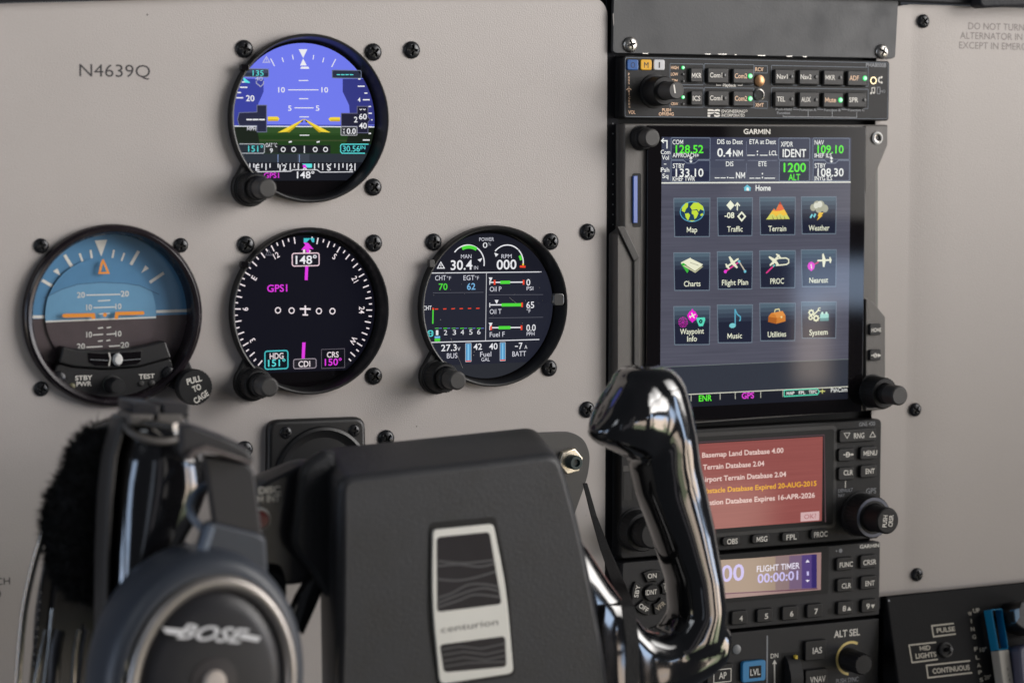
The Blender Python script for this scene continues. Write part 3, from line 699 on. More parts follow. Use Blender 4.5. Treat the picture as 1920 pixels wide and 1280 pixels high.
S.text('POWER', 492, 590, 173, 24, emat(205, 205, 215), dh=.2); S.text('0', 516, 546, 212, 36, Wg, dh=.2); S.text('%', 550, 570, 204, 20, Lg, dh=.2)
def arc(u, v, r, w, mat, t0, t1, dh): m.vring(V, u, v, r, w, mat, dh, t0, t1)
arc(415, 332, 121, 8, Wg, -10, 142, .2); arc(421, 332, 108, 22, Gn, 58, 116, .24); m.vpoly(V, [(480, 308), (512, 298), (498, 324)], Wg, .26)
arc(678, 330, 119, 8, Wg, -8, 138, .2); arc(668, 338, 116, 18, Gn, 12, 28, .24); m.vpoly(V, [(592, 262), (620, 272), (602, 290)], Wg, .26); m.vline(V, [(762, 354), (800, 356)], 14, Rd, .26); m.vdisc(V, 784, 340, 7, Ye, .25)
S.text('MAN', 370, 440, 287, 27, emat(205, 205, 215), dh=.2); S.text('30.4', 302, 446, 344, 62, Wg, dh=.2, bold=.014); S.text('IN', 457, 484, 362, 24, emat(200, 200, 210), dh=.2)
S.text('RPM', 640, 708, 286, 27, emat(205, 205, 215), dh=.2); S.text('000', 608, 740, 341, 62, Wg, dh=.2, bold=.014); warn(m, V, 236, 348, 23, Wg, .2)
S.lines([[(165, 398), (906, 390)]], 6, emat(225, 225, 230), .2); S.lines([[(540, 398), (534, 846)]], 4, emat(205, 205, 210), .2); S.lines([[(166, 860), (892, 840)]], 6, emat(225, 225, 230), .2)
S.lines([[(182, 530), (520, 526)], [(555, 543), (918, 541)], [(555, 697), (918, 692)]], 3, emat(95, 96, 105), .2)
S.text('CHT', 198, 270, 430, 32, emat(215, 215, 225), dh=.2); S.text('°F', 276, 304, 432, 24, emat(200, 200, 210), dh=.2); S.text('70', 222, 280, 489, 42, Gn, dh=.2, bold=.012)
S.text('EGT', 387, 460, 429, 32, emat(215, 215, 225), dh=.2); S.text('°F', 464, 490, 431, 24, emat(200, 200, 210), dh=.2); S.text('62', 410, 466, 487, 42, Blu, dh=.2, bold=.012)
S.text('CHT', 116, 174, 630, 27, Wg, dh=.2, bold=.012); S.lines([[(184, 642), (182, 735)]], 9, Gn, .2); m.vdisc(V, 184, 636, 7, Rd, .24)
for i in range(6): S.lines([[(196+55*i, 638-1*i), (218+55*i, 637-1*i)]], 7, Rd, .2); S.lines([[(196+56*i, 766), (222+56*i, 765)]], 5, Gn if i % 2 else emat(90, 190, 90), .2); S.lines([[(224+56*i, 766), (242+56*i, 765)]], 4, emat(110, 130, 210), .2)
for i, u in enumerate((211, 267, 326, 379, 436, 489)): S.text(str(i+1), u-8 if i == 0 else u-11, u+8 if i == 0 else u+11, 795-1.2*i, 33, Wg, dh=.2)
m.vframe(V, 151, 182, 782, 818, 6, Cy, .2, .8); S.text('H', 158, 176, 800, 22, Cy, dh=.22)
m.vrect(V, 194, 231, 818, 832, Blu, .2); m.vrect(V, 194, 231, 834, 852, Gn, .2)
for v, name, val, unit, g0, g1, r1 in ((460, 'Oil P', '0', 'PSI', 632, 698, 594), (610, 'Oil T', '65', '°F', 640, 778, 778), (762, 'Fuel F', '0.0', 'PPH', 620, 700, 570)):
    S.lines([[(562, v), (792 if v == 460 else 778, v-2)]], 8, Wg, .2); S.lines([[(562, v-14), (562, v+16)]], 6, Wg, .21); S.lines([[(g0, v), (g1, v-1)]], 21, Gn, .23)
    rr = 787 if v == 460 else 777
    if v == 762: rr = 773
    S.lines([[(rr, v-16), (rr, v+15)]], 13, Rd, .26)
    if v != 610: S.lines([[(r1, v-16), (r1, v+16)]], 14, Rd, .24)
    pu = 568 if v != 610 else 608
    m.vpoly(V, [(pu-14, v-33), (pu+12, v-33), (pu, v-6)], Wg, .28)
    S.text(name, 562, 640 if v != 762 else 662, v+44, 32, emat(215, 215, 225), dh=.2)
    u1 = {460: 832, 610: 858, 762: 868}[v]; S.text(val, 806, u1, v, 42, Wg, dh=.2, bold=.008); S.text(unit, 808, {460: 852, 610: 834, 762: 860}[v], v+40, 24, emat(215, 215, 225), dh=.2)
S.text('27.3', 238, 342, 895, 42, Wg, dh=.2, bold=.01); S.text('V', 346, 366, 903, 24, Wg, dh=.2); S.text('BUS', 276, 346, 948, 33, emat(215, 215, 225), dh=.2)
S.text('42', 454, 510, 888, 40, Wg, dh=.2, bold=.01); S.text('40', 558, 614, 886, 40, Wg, dh=.2, bold=.01); S.text('Fuel', 498, 572, 938, 33, emat(215, 215, 225), dh=.2); S.text('GAL', 506, 562, 973, 24, emat(215, 215, 225), dh=.2)
for u0, u1, v0, v1 in ((402, 436, 868, 988), (632, 664, 862, 982)):
    m.vrect(V, u0, u1, v0, v1, emat(86, 150, 195), .2); m.vrect(V, u0+12, u1-12, v0+4, v1-8, emat(130, 195, 232), .22); m.vrect(V, u0, u1, v1-8, v1, Rd, .24); m.vframe(V, u0-2, u1+2, v0-3, v1, 3, emat(190, 195, 205), .25, .2)
S.text('7', 756, 780, 883, 42, Wg, dh=.2, bold=.01); S.lines([[(730, 886), (750, 886)]], 6, Wg, .2); S.text('A', 794, 812, 890, 24, Wg, dh=.2); S.text('BATT', 713, 804, 935, 33, emat(215, 215, 225), dh=.2)
dust = random.Random(5)
for _ in range(46):
    u, v = dust.uniform(170, 930), dust.uniform(180, 1060)
    m.vdisc(V, u, v, dust.choice((1.6, 1.8, 2.4, 3.6)), LEGD, .6, 6)
for uv in ([(880, 380), (912, 400)], [(300, 830), (350, 960), (380, 1030)], [(690, 560), (740, 600)]): m.vline(V, uv, 2.0, LEGD, .6)
m.build('display', T, recalc=False)

# --- gyro attitude indicator
a, b = AIC
T = thing('attitude_indicator', 'round mechanical attitude indicator with blue and brown dial, behind the headset', 'attitude indicator', (a, 0, b))
mb = MB(); r = 42.9
mb.lathe(a, b, [(r, -.3), (r, 3.0), (r-.8, 4.4), (r-2.0, 5.0), (r-3.4, 4.6), (r-4.2, 3.4), (r-5.0, 0.5), (38.2, -7.5)], GLOSSB, 96); mb.f.pop()
ka, kb = PX.at(4).p(362, 728)
mb.plate(round_poly([(a+25, b-34), (a+36, b-22), (ka+1, kb+7), (ka-7, kb-1)], 1), 0, 3.6, BLACK, .6)
mb.build('bezel', T)
V = View(20, 410, 390/1387, -6.5); S = Scr(V, a-.1, b, 38.6); m = S.mb
DIM = lambda c: c
S.rect(0, 1400, 60, 652, AIBLUE); S.rect(0, 1400, 652, 1200, AIBROWN)
S.poly([(100, 645), (240, 643), (240, 663), (100, 665)], AIWHITE, .1); S.poly([(970, 610), (1180, 602), (1180, 622), (970, 628)], AIWHITE, .1)
dc = (608, 640)
def radial(t, r0, r1, w, dh=.12):
    w0 = math.radians(90-t); m.vline(V, [(dc[0]+r0*math.cos(w0), dc[1]-r0*math.sin(w0)), (dc[0]+r1*math.cos(w0), dc[1]-r1*math.sin(w0))], w, AIWHITE, dh)
for t, r0, r1, w in ((-32, 372, 470, 22), (-20, 375, 435, 14), (-10, 382, 438, 14), (10.5, 385, 440, 13), (20, 382, 438, 13), (30, 385, 490, 21), (-60, 372, 460, 20), (56, 385, 498, 20)): radial(t, r0, r1, w)
m.vpoly(V, [(560, 145), (644, 140), (604, 252)], AIWHITE, .12); m.vpoly(V, [(282, 350), (312, 330), (334, 382)], AIWHITE, .12); m.vpoly(V, [(898, 310), (922, 332), (870, 362)], AIWHITE, .12)
m.build('dial', T, recalc=False)
V = View(20, 410, 390/1387, -5.6); m = MB(); ba, bb = V.p(604, 640); br = V.wid(740, 604, 640)/2
S = Scr(V, ba, bb, br); m = S.mb
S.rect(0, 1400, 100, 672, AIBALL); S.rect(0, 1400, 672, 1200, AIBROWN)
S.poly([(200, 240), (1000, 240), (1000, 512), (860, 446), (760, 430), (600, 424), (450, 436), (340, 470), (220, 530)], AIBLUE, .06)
m.vline(V, [(220, 530), (340, 470), (450, 436), (600, 424), (760, 430), (860, 446), (990, 505)], 5, pmat('dial_dark_line', (.045, .12, .22), .5), .1)  # dark blue line along the edge of the darker cap
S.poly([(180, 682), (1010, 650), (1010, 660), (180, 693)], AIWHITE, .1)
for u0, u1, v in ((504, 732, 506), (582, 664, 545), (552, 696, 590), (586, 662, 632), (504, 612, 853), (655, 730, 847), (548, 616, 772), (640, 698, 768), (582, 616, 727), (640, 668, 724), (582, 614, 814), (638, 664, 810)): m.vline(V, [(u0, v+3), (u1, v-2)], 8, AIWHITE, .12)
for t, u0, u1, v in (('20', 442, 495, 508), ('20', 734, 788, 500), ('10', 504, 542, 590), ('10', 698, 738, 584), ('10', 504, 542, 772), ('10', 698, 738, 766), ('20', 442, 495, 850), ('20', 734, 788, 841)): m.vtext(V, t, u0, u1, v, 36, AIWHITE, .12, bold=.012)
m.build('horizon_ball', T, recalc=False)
V = View(20, 410, 390/1387, -3.5); m = MB()
m.vline(V, [(608, 290), (592, 362), (652, 360), (614, 272)], 14, AIORANGE, 0, False); m.vline(V, [(592, 362), (614, 280)], 14, AIORANGE, .02)
m.vline(V, [(356, 646), (550, 642), (553, 668)], 27, AIORANGE, .02); m.vline(V, [(704, 668), (708, 632), (880, 628)], 24, AIORANGE, .02); m.vdisc(V, 357, 646, 13, AIORANGE, .03); m.vdisc(V, 880, 628, 12, AIORANGE, .03); m.vdisc(V, 628, 640, 14, AIORANGE, .04)
m.build('aircraft_symbol', T, recalc=False)
V = View(20, 410, 390/1387, 2.0); mb = MB()
o = [V.p(*q) for q in ((345, 850), (420, 868), (600, 880), (800, 866), (1030, 815), (1068, 925), (850, 985), (620, 1000), (420, 985), (318, 960))]
mb.plate(round_poly(o[::-1], 1.0), -5, 3.2, BLACK, .8)
mb.plate(round_poly([V.p(*q) for q in ((318, 965), (420, 990), (620, 1005), (850, 990), (1068, 930), (1100, 1030), (1010, 1110), (860, 1180), (620, 1220), (430, 1180), (300, 1090), (282, 1040))][::-1], 1.5), -5, 1.5, BLACK, .6)
V3 = V.at(3.3)
mb.plate([V3.p(*q) for q in ((514, 893), (600, 900), (700, 897), (872, 880), (868, 950), (840, 968), (700, 985), (560, 978), (520, 955))][::-1], 3.2, 3.5, GLASSB, .1)
mb.vline(V3, [(654, 892), (664, 930), (654, 980)], 9, LEGW, .4); mb.vline(V3, [(720, 890), (726, 930), (724, 978)], 7, LEGG, .4); mb.vline(V3, [(530, 938), (650, 944)], 3, LEGG, .4); mb.vline(V3, [(745, 943), (866, 934)], 3, LEGG, .4)
V2 = V.at(1.7)
mb.vtext(V2, 'STBY', 430, 545, 1060, 30, LEGW, .1, bold=.02); mb.vtext(V2, 'PWR', 438, 540, 1100, 30, LEGW, .1, bold=.02); mb.vtext(V2, 'TEST', 855, 960, 1050, 30, LEGW, .1, bold=.02)
fr_o = mb.build('lower_frame', T)
ia, ib = V3.p(712, 938); mb = MB(); mb.lathe(ia, ib, [(V3.wid(66, 712, 938)/2, 3.5), (V3.wid(60, 712, 938)/2, 4.6), (1.6, 5.4), (0, 5.5)], WHITE, 24, sz=1.25); mb.build('slip_ball', T)
for u, v, r, mt in ((410, 1116, 21, pmat('dim_amber_lamp', (.16, .15, .08), .3)), (870, 1098, 20, CAPGREY), (942, 1096, 22, CAPGREY)):
    la, lb = V2.p(u, v); mb = MB(); mb.lathe(la, lb, [(V2.wid(2*r, u, v)/2, 1.4), (V2.wid(2*r, u, v)/2, 1.9), (0.8, 2.5), (0, 2.55)], mt, 20); mb.build('indicator_lamp', T)
la, lb = V2.p(680, 1105); mb = MB(); mb.lathe(la, lb, [(4.6, 1.4), (4.6, 2.2, pmat('knob_ring_green', (.10, .13, .11), .4)), (3.6, 2.4, RUBBER), (3.5, 11), (3.2, 11.6), (0, 11.7)], RUBBER, 32); mb.build('dimmer_knob', T)
for u, v in ((320, 1062), (1052, 1030)):
    la, lb = V2.p(u, v); mb = MB(); mb.lathe(la, lb, [(3.4, 1.4), (3.0, 2.6), (1.5, 3.2), (0, 3.2)], SCREWB, 20); mb.build('bezel_screw', T)
mb = MB(); ka, kb = PX.at(11).p(369, 726)
mb.lathe(ka-.6, kb, [(4, 0), (4, 4), (8.4, 4.2), (8.6, 5), (8.6, 10.2), (8.0, 11), (0, 11)], RUBBER, 64, knurl=(32, .25, 3, 4))
for t, x0, x1, y, r in (('PULL', 350, 378, 712, .22), ('TO', 361, 377, 727, .35), ('CAGE', 362, 392, 744, .55)):
    aa, b_ = PX.at(11.1).p((x0+x1)/2, y); mb.put_text(t, aa, b_, PX.wid(x1-x0, x0, y)*1.0, PX.len(10.5, x0, y), 11.15, LEGW, .03, r)
mb.build('caging_knob', T)

# ------------------------------------------------------------------ radio stack
def quad(V, c, h=None):
    """Mean rectangle (mm) of four measured corners tl, tr, br, bl."""
    P = [V.p(*q) for q in c]; return (P[0][0]+P[3][0])/2, (P[1][0]+P[2][0])/2, (P[2][1]+P[3][1])/2, (P[0][1]+P[1][1])/2
def body(name, q, r, h0, h1, mat, bev, T, mb=None):
    mb = mb or MB(); mb.plate(rrect(*q, r), h0, h1, mat, bev); return mb
def button(T, V, u0, u1, v0, v1, h, legends, mat=BTN, r=0.7, ht=1.8, well=None, name='button', bev=0.45, grow=0.5):
    """A push key standing in its own dark well; legends: (text, u0, u1, v, cap, material[, bold])."""
    Vb = V.at(h+ht); a0, a1, b0, b1 = Vb.rect(u0, u1, v0, v1); mb = MB()
    mb.plate(rrect(a0, a1, b0, b1, r), h-0.2, h+ht, mat, bev)
    if well is not None: well.plate(rrect(a0-grow, a1+grow, b0-grow, b1+grow, r+grow), h-.1, h+0.08, RECESS)
    for l in legends: mb.vtext(Vb, l[0], l[1], l[2], l[3], l[4], l[5], .06, bold=l[6] if len(l) > 6 else .012)
    return mb, Vb
LED = emat(60, 235, 120, 1.2); LEDC = emat(190, 255, 215, 1.2); LEDO = pmat('led_off', (.10, .10, .10), .3)
def led(T, V, u, v, r, on, h):
    a, b = V.at(h).p(u, v); R = V.wid(2*r, u, v)/2; mb = MB()
    mb.lathe(a, b, [(R*1.0, h-.3), (R, h+.2), (R*.75, h+.55, LED if on else LEDO), (0, h+.7, LEDC if on else LEDO)], LED if on else LEDO, 20)
    return mb

# --- cover plate above the radios
V = View(1140, 0, .29167, 3.0)
mb = MB(); P = [V.p(*q) for q in ((36, -40), (30, 330), (48, 343), (1830, 378), (1848, 366), (1870, -40))]
mb.plate(round_poly(P, [0, 1.5, 1.5, 1.5, 1.5, 0]), .8, 3.0, PLATE, .35)
for u, v, w in ((640, 349, 40), (735, 350, 60), (985, 358, 55), (1165, 363, 40), (1265, 366, 30), (240, 345, 40), (820, 353, 16)):   # paint worn off the lower edge
    mb.vpoly(V.at(3.0), [(u-w/2, v-3), (u+w/2, v-3), (u+w/2-4, v+3), (u-w/2+6, v+2)], STEEL, .05)
mb.vpoly(V, [(30, 90), (36, 86), (40, 150), (34, 170)], LEGD, .05)
for u in (935, 1015, 1097): mb.vdisc(V, u, 203, 5, BEZD, .06, 10)
o = mb.build('cover_plate', origin=(V.p(950, 200)[0], 0, V.p(950, 200)[1])); tag(o, 'worn dark grey blank cover plate held by two bright screws above the audio panel', 'cover plate')
proto_s = screw_mesh(STEEL, 4.0, 2.0).build('plate_screw', sharp=50)
place_screw(proto_s, 1183, 84, 3.0, 'bare steel screw at the lower left corner of the grey cover plate', 'bright screws of the cover plate')
place_screw(proto_s, 1655, 97, 3.0, 'bare steel screw at the lower right corner of the grey cover plate', 'bright screws of the cover plate')

# --- audio panel
V = View(1140, 0, .29167, 6.0); q = quad(V, ((100, 358), (1810, 394), (1808, 778), (98, 762)))
T = thing('audio_panel', 'black audio selector panel with green lit keys and one volume knob', 'audio panel', ((q[0]+q[1])/2, 0, q[2]))
mb = body('faceplate', q, 1.6, -4, 6, FACE, .7, T)
mb.stroke(rrect(q[0]+1.0, q[1]-1.0, q[2]+1.0, q[3]-1.0, 1.2), .35, 6.05, LINEB, True)
for t, u, m1 in (('O', 160, pmat('blue_marker_lens', (.02, .10, .33), .3)), ('M', 245, pmat('amber_marker_lens', (.80, .42, .02), .3)), ('I', 330, pmat('white_marker_lens', (.62, .62, .64), .3))):
    pass
fp = mb
for u0, u1, v0, v1 in ((398, 612, 412, 545), (398, 612, 566, 690), (620, 936, 414, 545), (620, 936, 566, 692), (1050, 1672, 428, 552), (1050, 1672, 570, 696)): fp.vframe(V, u0, u1, v0, v1, 5, LINEB, .08, .3)
fp.vframe(V, 940, 1024, 424, 470, 5, LINEB, .1, .2); fp.vframe(V, 940, 1024, 652, 697, 5, LINEB, .1, .2)
fp.vtext(V, 'RCV', 946, 998, 447, 24, LEGO, .1, bold=.015); fp.vtext(V, 'XMT', 946, 1000, 676, 24, LEGO, .1, bold=.015)
fp.vtext(V, 'HIGH', 404, 452, 436, 19, LEGO, .1, bold=.02); fp.vtext(V, 'LOW', 404, 450, 478, 19, LEGO, .1, bold=.02); fp.vtext(V, 'T/M', 408, 446, 520, 19, LEGO, .1, bold=.02); fp.vtext(V, 'CRW', 404, 450, 668, 17, LEGO, .1, bold=.02)
for i, c in enumerate('PASS'): fp.vtext(V, c, 129 if c != 'S' else 129, 139, 478+19*i, 14, LEGO, .1, bold=.02)
for i, c in enumerate('CREW'): fp.vtext(V, c, 131, 142 if c != 'W' else 144, 630+20*i, 14, LEGO, .1, bold=.02)
fp.vring(V, 134, 586, 17, 6, LEGO, .1, 20, 160); fp.vdisc(V, 134, 586, 7, LEGO, .1); fp.vline(V, [(134, 556), (135, 616)], 4, LEGO, .1)
fp.vtext(V, 'VOL', 130, 176, 722, 22, LEGO, .1, bold=.02); fp.vtext(V, 'PUSH', 348, 404, 708, 20, LEGO, .1, bold=.02); fp.vtext(V, 'OFF/EMG', 326, 422, 734, 20, LEGO, .1, bold=.02)
fp.vtext(V, 'Playback', 738, 824, 549, 18, LEGW, .1, bold=.02); fp.vline(V, [(698, 540), (698, 549), (726, 549)], 4, LEGW, .1); fp.vline(V, [(834, 550), (862, 550), (862, 542)], 4, LEGW, .1)
fp.vtext(V, 'ENGINEERING', 730, 880, 716, 19, LEGW, .1, bold=.01); fp.vtext(V, 'INCORPORATED', 730, 878, 742, 19, LEGW, .1, bold=.01); fp.vring(V, 889, 713, 6, 2.5, LEGW, .1)
fp.vtext(V, 'PS', 640, 722, 728, 44, LEGW, .1, bold=.05, shear=0.0)      # the maker's striped initials
fp.vline(V, [(634, 719), (728, 720)], 5, FACE, .16); fp.vline(V, [(634, 736), (728, 737)], 4, FACE, .16)
fp.vtext(V, 'PMA8000B', 1658, 1788, 420, 24, LEGG, .1, bold=.02)
for t, u0, u1, v in (('Push-Hold', 1078, 1180, 703), ('Function', 1086, 1170, 727), ('Function A', 1232, 1338, 706), ('Function B', 1388, 1494, 708), ('Function C', 1543, 1648, 708)): fp.vtext(V, t, u0, u1, v, 15, LEGG, .1, bold=.02)
fp.vline(V, [(1125, 740), (1125, 750), (1598, 756), (1598, 720)], 4, LEGG, .1); fp.vline(V, [(1286, 716), (1286, 750)], 4, LEGG, .1); fp.vline(V, [(1441, 718), (1441, 752)], 4, LEGG, .1)
for u0, u1 in ((1186, 1228), (1344, 1384), (1500, 1540)): fp.vline(V, [(u0, 704), (u1, 705)], 4, LEGG, .1)
fp.vring(V, 1752, 515, 16, 10, LEGW, .1, 100, 260); fp.vdisc(V, 1758, 498, 8, LEGW, .1, 10); fp.vdisc(V, 1758, 532, 8, LEGW, .1, 10)
fp.vdisc(V, 1690, 600, 7, LEGW, .1, 10); fp.vdisc(V, 1708, 598, 7, LEGW, .1, 10); fp.vline(V, [(1696, 600), (1696, 566), (1714, 564), (1714, 598)], 5, LEGW, .1)
fp.vframe(V, 1730, 1748, 562, 604, 4, LEGG, .1, .2); fp.vtext(V, 'HD', 1752, 1782, 588, 18, LEGG, .1)
for u, v in ((1705, 519),): fp.vring(V, u, v, 21, 7, BRASS, .25); fp.vdisc(V, u, v, 16, RECESS, .12)
BTNS = [('MKR', 533, 606, 440, 528, 539, 600, 486, None), ('ICS', 535, 606, 588, 676, 545, 594, 633, None),
        ('Com1', 643, 774, 440, 534, 655, 734, 484, 0), ('Com2', 806, 936, 443, 536, 815, 894, 489, 1), ('Com1', 645, 776, 586, 680, 655, 734, 631, 0), ('Com2', 806, 932, 588, 682, 816, 894, 634, 1),
        ('Nav1', 1074, 1200, 449, 540, 1086, 1154, 493, 0), ('Nav2', 1231, 1356, 451, 543, 1238, 1308, 495, 0), ('MKR', 1388, 1512, 455, 547, 1398, 1460, 499, 0), ('ADF', 1543, 1664, 458, 551, 1552, 1612, 503, 1),
        ('TEL', 1074, 1200, 591, 686, 1086, 1138, 638, 0), ('AUX', 1231, 1356, 594, 688, 1242, 1302, 641, 0), ('Mute', 1386, 1510, 597, 690, 1396, 1466, 643, 1), ('SPR', 1543, 1660, 598, 690, 1550, 1608, 643, 0)]
for t, u0, u1, v0, v1, t0, t1, tv, on in BTNS:
    m, Vb = button(T, V, u0, u1, v0, v1, 6, [(t, t0, t1, tv, 30, LEGO if on else LEGW, .012)], BTN, .5, 2.0, fp, grow=.9)
    o = m.build('button', T)
    if on is not None:
        uu = {0: (u0+105, tv+1), 1: (u0+108, tv+1)}[on]; led(T, V, uu[0], uu[1], 14 if on else 10, on, 8.0).build('indicator_light', o)
fp.build('faceplate', T)
for t, u0, u1, m1 in (('O', 124, 196, (.02, .10, .33)), ('M', 210, 282, (.80, .42, .02)), ('I', 294, 366, (.62, .62, .64))):
    m, Vb = button(T, V, u0, u1, 384, 452, 6, [(t, (u0+u1)/2-(14 if t != 'I' else 4), (u0+u1)/2+(14 if t != 'I' else 4), 419, 36, INK if t != 'O' else pmat('navy_ink', (.02, .03, .08), .6), .0)], {'O': pmat('blue_marker_lens', m1, .3), 'M': pmat('amber_marker_lens', m1, .3), 'I': pmat('white_marker_lens', m1, .3)}[t], 1.0, .8)
    m.build('marker_lens', T)
for u, v, on in ((482, 436, 1), (482, 479, 0), (482, 523, 0), (482, 626, 1), (482, 670, 0)): led(T, V, u, v, 10 if on else 7, on, 6.1).build('indicator_light', T)
ka, kb = V.at(6).p(300, 588); mb = MB()
mb.lathe(ka, kb, [(8.8, 6), (8.8, 6.8), (7.6, 7.2), (7.4, 16.2), (6.9, 17.0), (5.0, 17.1), (4.6, 18), (4.5, 28.5, CAPGREY), (4.0, 29.2, CAPGREY)], RUBBER, 64)
kt = View(1140, 0, .29167, 29.25); mb.vline(kt, [(424, 546), (432, 600)], 10, LEGW, .02)
mb.build('volume_knob', T)
la, lb = V.p(970, 520); mb = MB(); mb.lathe(la, lb, [(3.2, 6), (3.0, 7), (1.5, 7.8), (0, 8)], pmat('copper_jack', (.48, .27, .14), .4, metal=.9), 24); mb.build('jack', T)
la, lb = V.p(968, 610); mb = MB(); mb.lathe(la, lb, [(3.3, 6), (3.2, 6.8, STEEL), (2.4, 7.2, STEEL), (2.2, 6.9, RECESS), (0, 6.8, RECESS)], STEEL, 24); mb.build('jack', T)

# --- tall touch navigator
V1 = View(); q = quad(V1.at(7), ((1170, 231), (1668, 234), (1661, 766), (1166, 801)))
T = thing('touch_navigator', 'tall touch screen navigator with a home page of twelve icon tiles', 'navigator', ((q[0]+q[1])/2, 0, q[2]))
Vz2 = View(1140, 220, .30208, 8.0); Vz3 = View(1140, 480, .30208, 8.0)
mb = MB()
# moulded grey surround: its outline steps in at both sides
VB = V1.at(7)
o = [VB.p(*p) for p in ((1172, 232), (1172, 430), (1159, 440), (1158, 772), (1167, 800), (1662, 768), (1662, 594), (1646, 574), (1646, 322), (1667, 272), (1667, 234))]
mb.plate(round_poly(o, .8), -4, 6.0, BEZG, .8)
VS = V1.at(6.1)
V8, V7 = V1.at(8), V1.at(6.7)
mb.plate(round_poly([V7.p(*p) for p in ((1158, 442), (1160, 438), (1187, 492), (1187, 790), (1158, 790))], .3), 5.5, 6.7, BEZG, .25)
mb.plate([V8.p(*p) for p in ((1157, 424), (1171, 424), (1199, 482), (1189, 490))], 5.6, 8.0, BEZD, .4)
mb.plate([V8.p(*p) for p in ((1189, 490), (1199, 482), (1199, 780), (1189, 780))], 5.6, 7.9, BEZD, .4)
mb.plate(round_poly([V1.at(8).p(*p) for p in ((1624, 236), (1666, 236), (1666, 270), (1640, 330), (1624, 362))], .6), 5.9, 7.2, BEZG, .5)
mb.plate(round_poly([V1.at(8).p(*p) for p in ((1624, 560), (1638, 566), (1661, 594), (1661, 690), (1661, 766), (1624, 770))], .6), 5.9, 7.6, BEZG, .5)
mb.plate(round_poly([V1.at(8).p(*p) for p in ((1644, 322), (1656, 300), (1656, 586), (1644, 570))], .3), 0, 3.0, pmat('grey_green_edge', (.15, .16, .145), .5), .3)
for y0, y1 in ((772, 777), (786, 790)): mb.plate([VB.p(1300, y0+4), VB.p(1300, y1+4), VB.p(1600, y1-18), VB.p(1600, y0-18)], 5.9, 7.0, BEZD, .3)
sl = [V1.at(6.1).p(*p) for p in ((1186, 325), (1202, 325), (1202, 426), (1186, 426))]
mb.plate(round_poly(sl, 1.2), 5.9, 6.15, RECESS)
mb.build('bezel', T)
mb = MB(); mb.plate([V1.at(7.2).p(*p) for p in ((1188, 330), (1195.5, 330), (1195.5, 418), (1188, 418))], 6.0, 7.2, pmat('blue_card', (.06, .16, .55), .4), .2, pmat('blue_card_edge', (.22, .28, .62), .4)); mb.build('data_card', T)
mb = MB(); g = quad(V1.at(8), ((1213, 235), (1622, 238), (1619, 768), (1213, 796))); mb.plate(rrect(*g, 1.0), 5.5, 8.0, GLASSB, .35)
mb.vtext(Vz2, 'GARMIN', 842, 1008, 89, 30, LEGW, .05, bold=.025)
mb.build('glass_front', T)
# the lit picture
BAR = emat(66, 72, 100); HW = emat(240, 242, 238); m = MB()
s = quad(V1.at(8), ((1239, 257), (1594, 258.5), (1591, 746), (1239, 767))); V = Vz2
m.face([(s[0], s[2]), (s[1], s[2]), (s[1], s[3]), (s[0], s[3])], 8.05, brushed('brushed_wallpaper', (66, 67, 80), (92, 92, 106)))
bz = V.p(900, 405)[1]
for i in range(6):
    t0, t1 = s[3]-(s[3]-bz)*i/6, s[3]-(s[3]-bz)*(i+1)/6; c = (58+4*i, 62+4*i, 82+3*i)
    m.face([(s[0], t1), (s[1], t1), (s[1], t0), (s[0], t0)], 8.1, emat(*c))
m.stroke([(s[0], bz), (s[1], bz)], .7, 8.2, emat(225, 225, 215))
b2, b3 = Vz3.p(900, 664)[1], Vz3.p(900, 838)[1]
m.face([(s[0], b3), (s[1], b3), (s[1], b2), (s[0], b2)], 8.1, emat(50, 54, 64)); m.stroke([(s[0], b2), (s[1], b2)], .3, 8.2, emat(110, 118, 118))  # lower bar lightened to stand for haze on the glass
m.face([(s[0], s[2]), (s[1], s[2]), (s[1], b3), (s[0], b3)], 8.12, emat(26, 28, 38)); m.stroke([(s[0], b3), (s[1], b3)], .5, 8.2, emat(205, 205, 190))
def box(V, u0, u1, v0, v1, dh=.25, c=(44, 48, 66)):
    m.vrect(V, u0, u1, v0, v1, emat(*c), dh, .6); m.vrect(V, u0+6, u1-6, v0+4, (v0+v1)/2, emat(c[0]+10, c[1]+11, c[2]+12), dh+.02, .4); m.vframe(V, u0, u1, v0, v1, 5, emat(112, 122, 140), dh+.04, .6)
box(V, 390, 632, 128, 262); box(V, 390, 630, 268, 400, c=(40, 44, 66)); box(V, 1058, 1250, 130, 262); box(V, 1062, 1248, 270, 396, c=(34, 42, 58)); box(V, 1270, 1496, 130, 262); box(V, 1272, 1496, 268, 394, c=(40, 44, 66))
for u0, u1 in ((465, 560), (1340, 1430)):
    m.vpoly(V, [(u0, 262), (u1, 262), ((u0+u1)/2+22, 284), ((u0+u1)/2-22, 284)], emat(46, 52, 76), .32); m.vline(V, [(u0-4, 262), ((u0+u1)/2-24, 285), ((u0+u1)/2+24, 285), (u1+4, 262)], 5, emat(120, 128, 146), .34)
    c = (u0+u1)/2; m.vline(V, [(c, 252), (c, 276)], 5, HW, .36); m.vline(V, [(c-8, 258), (c, 248), (c+8, 258)], 5, HW, .36); m.vline(V, [(c-8, 270), (c, 280), (c+8, 270)], 5, HW, .36)
GG = emat(95, 240, 60)
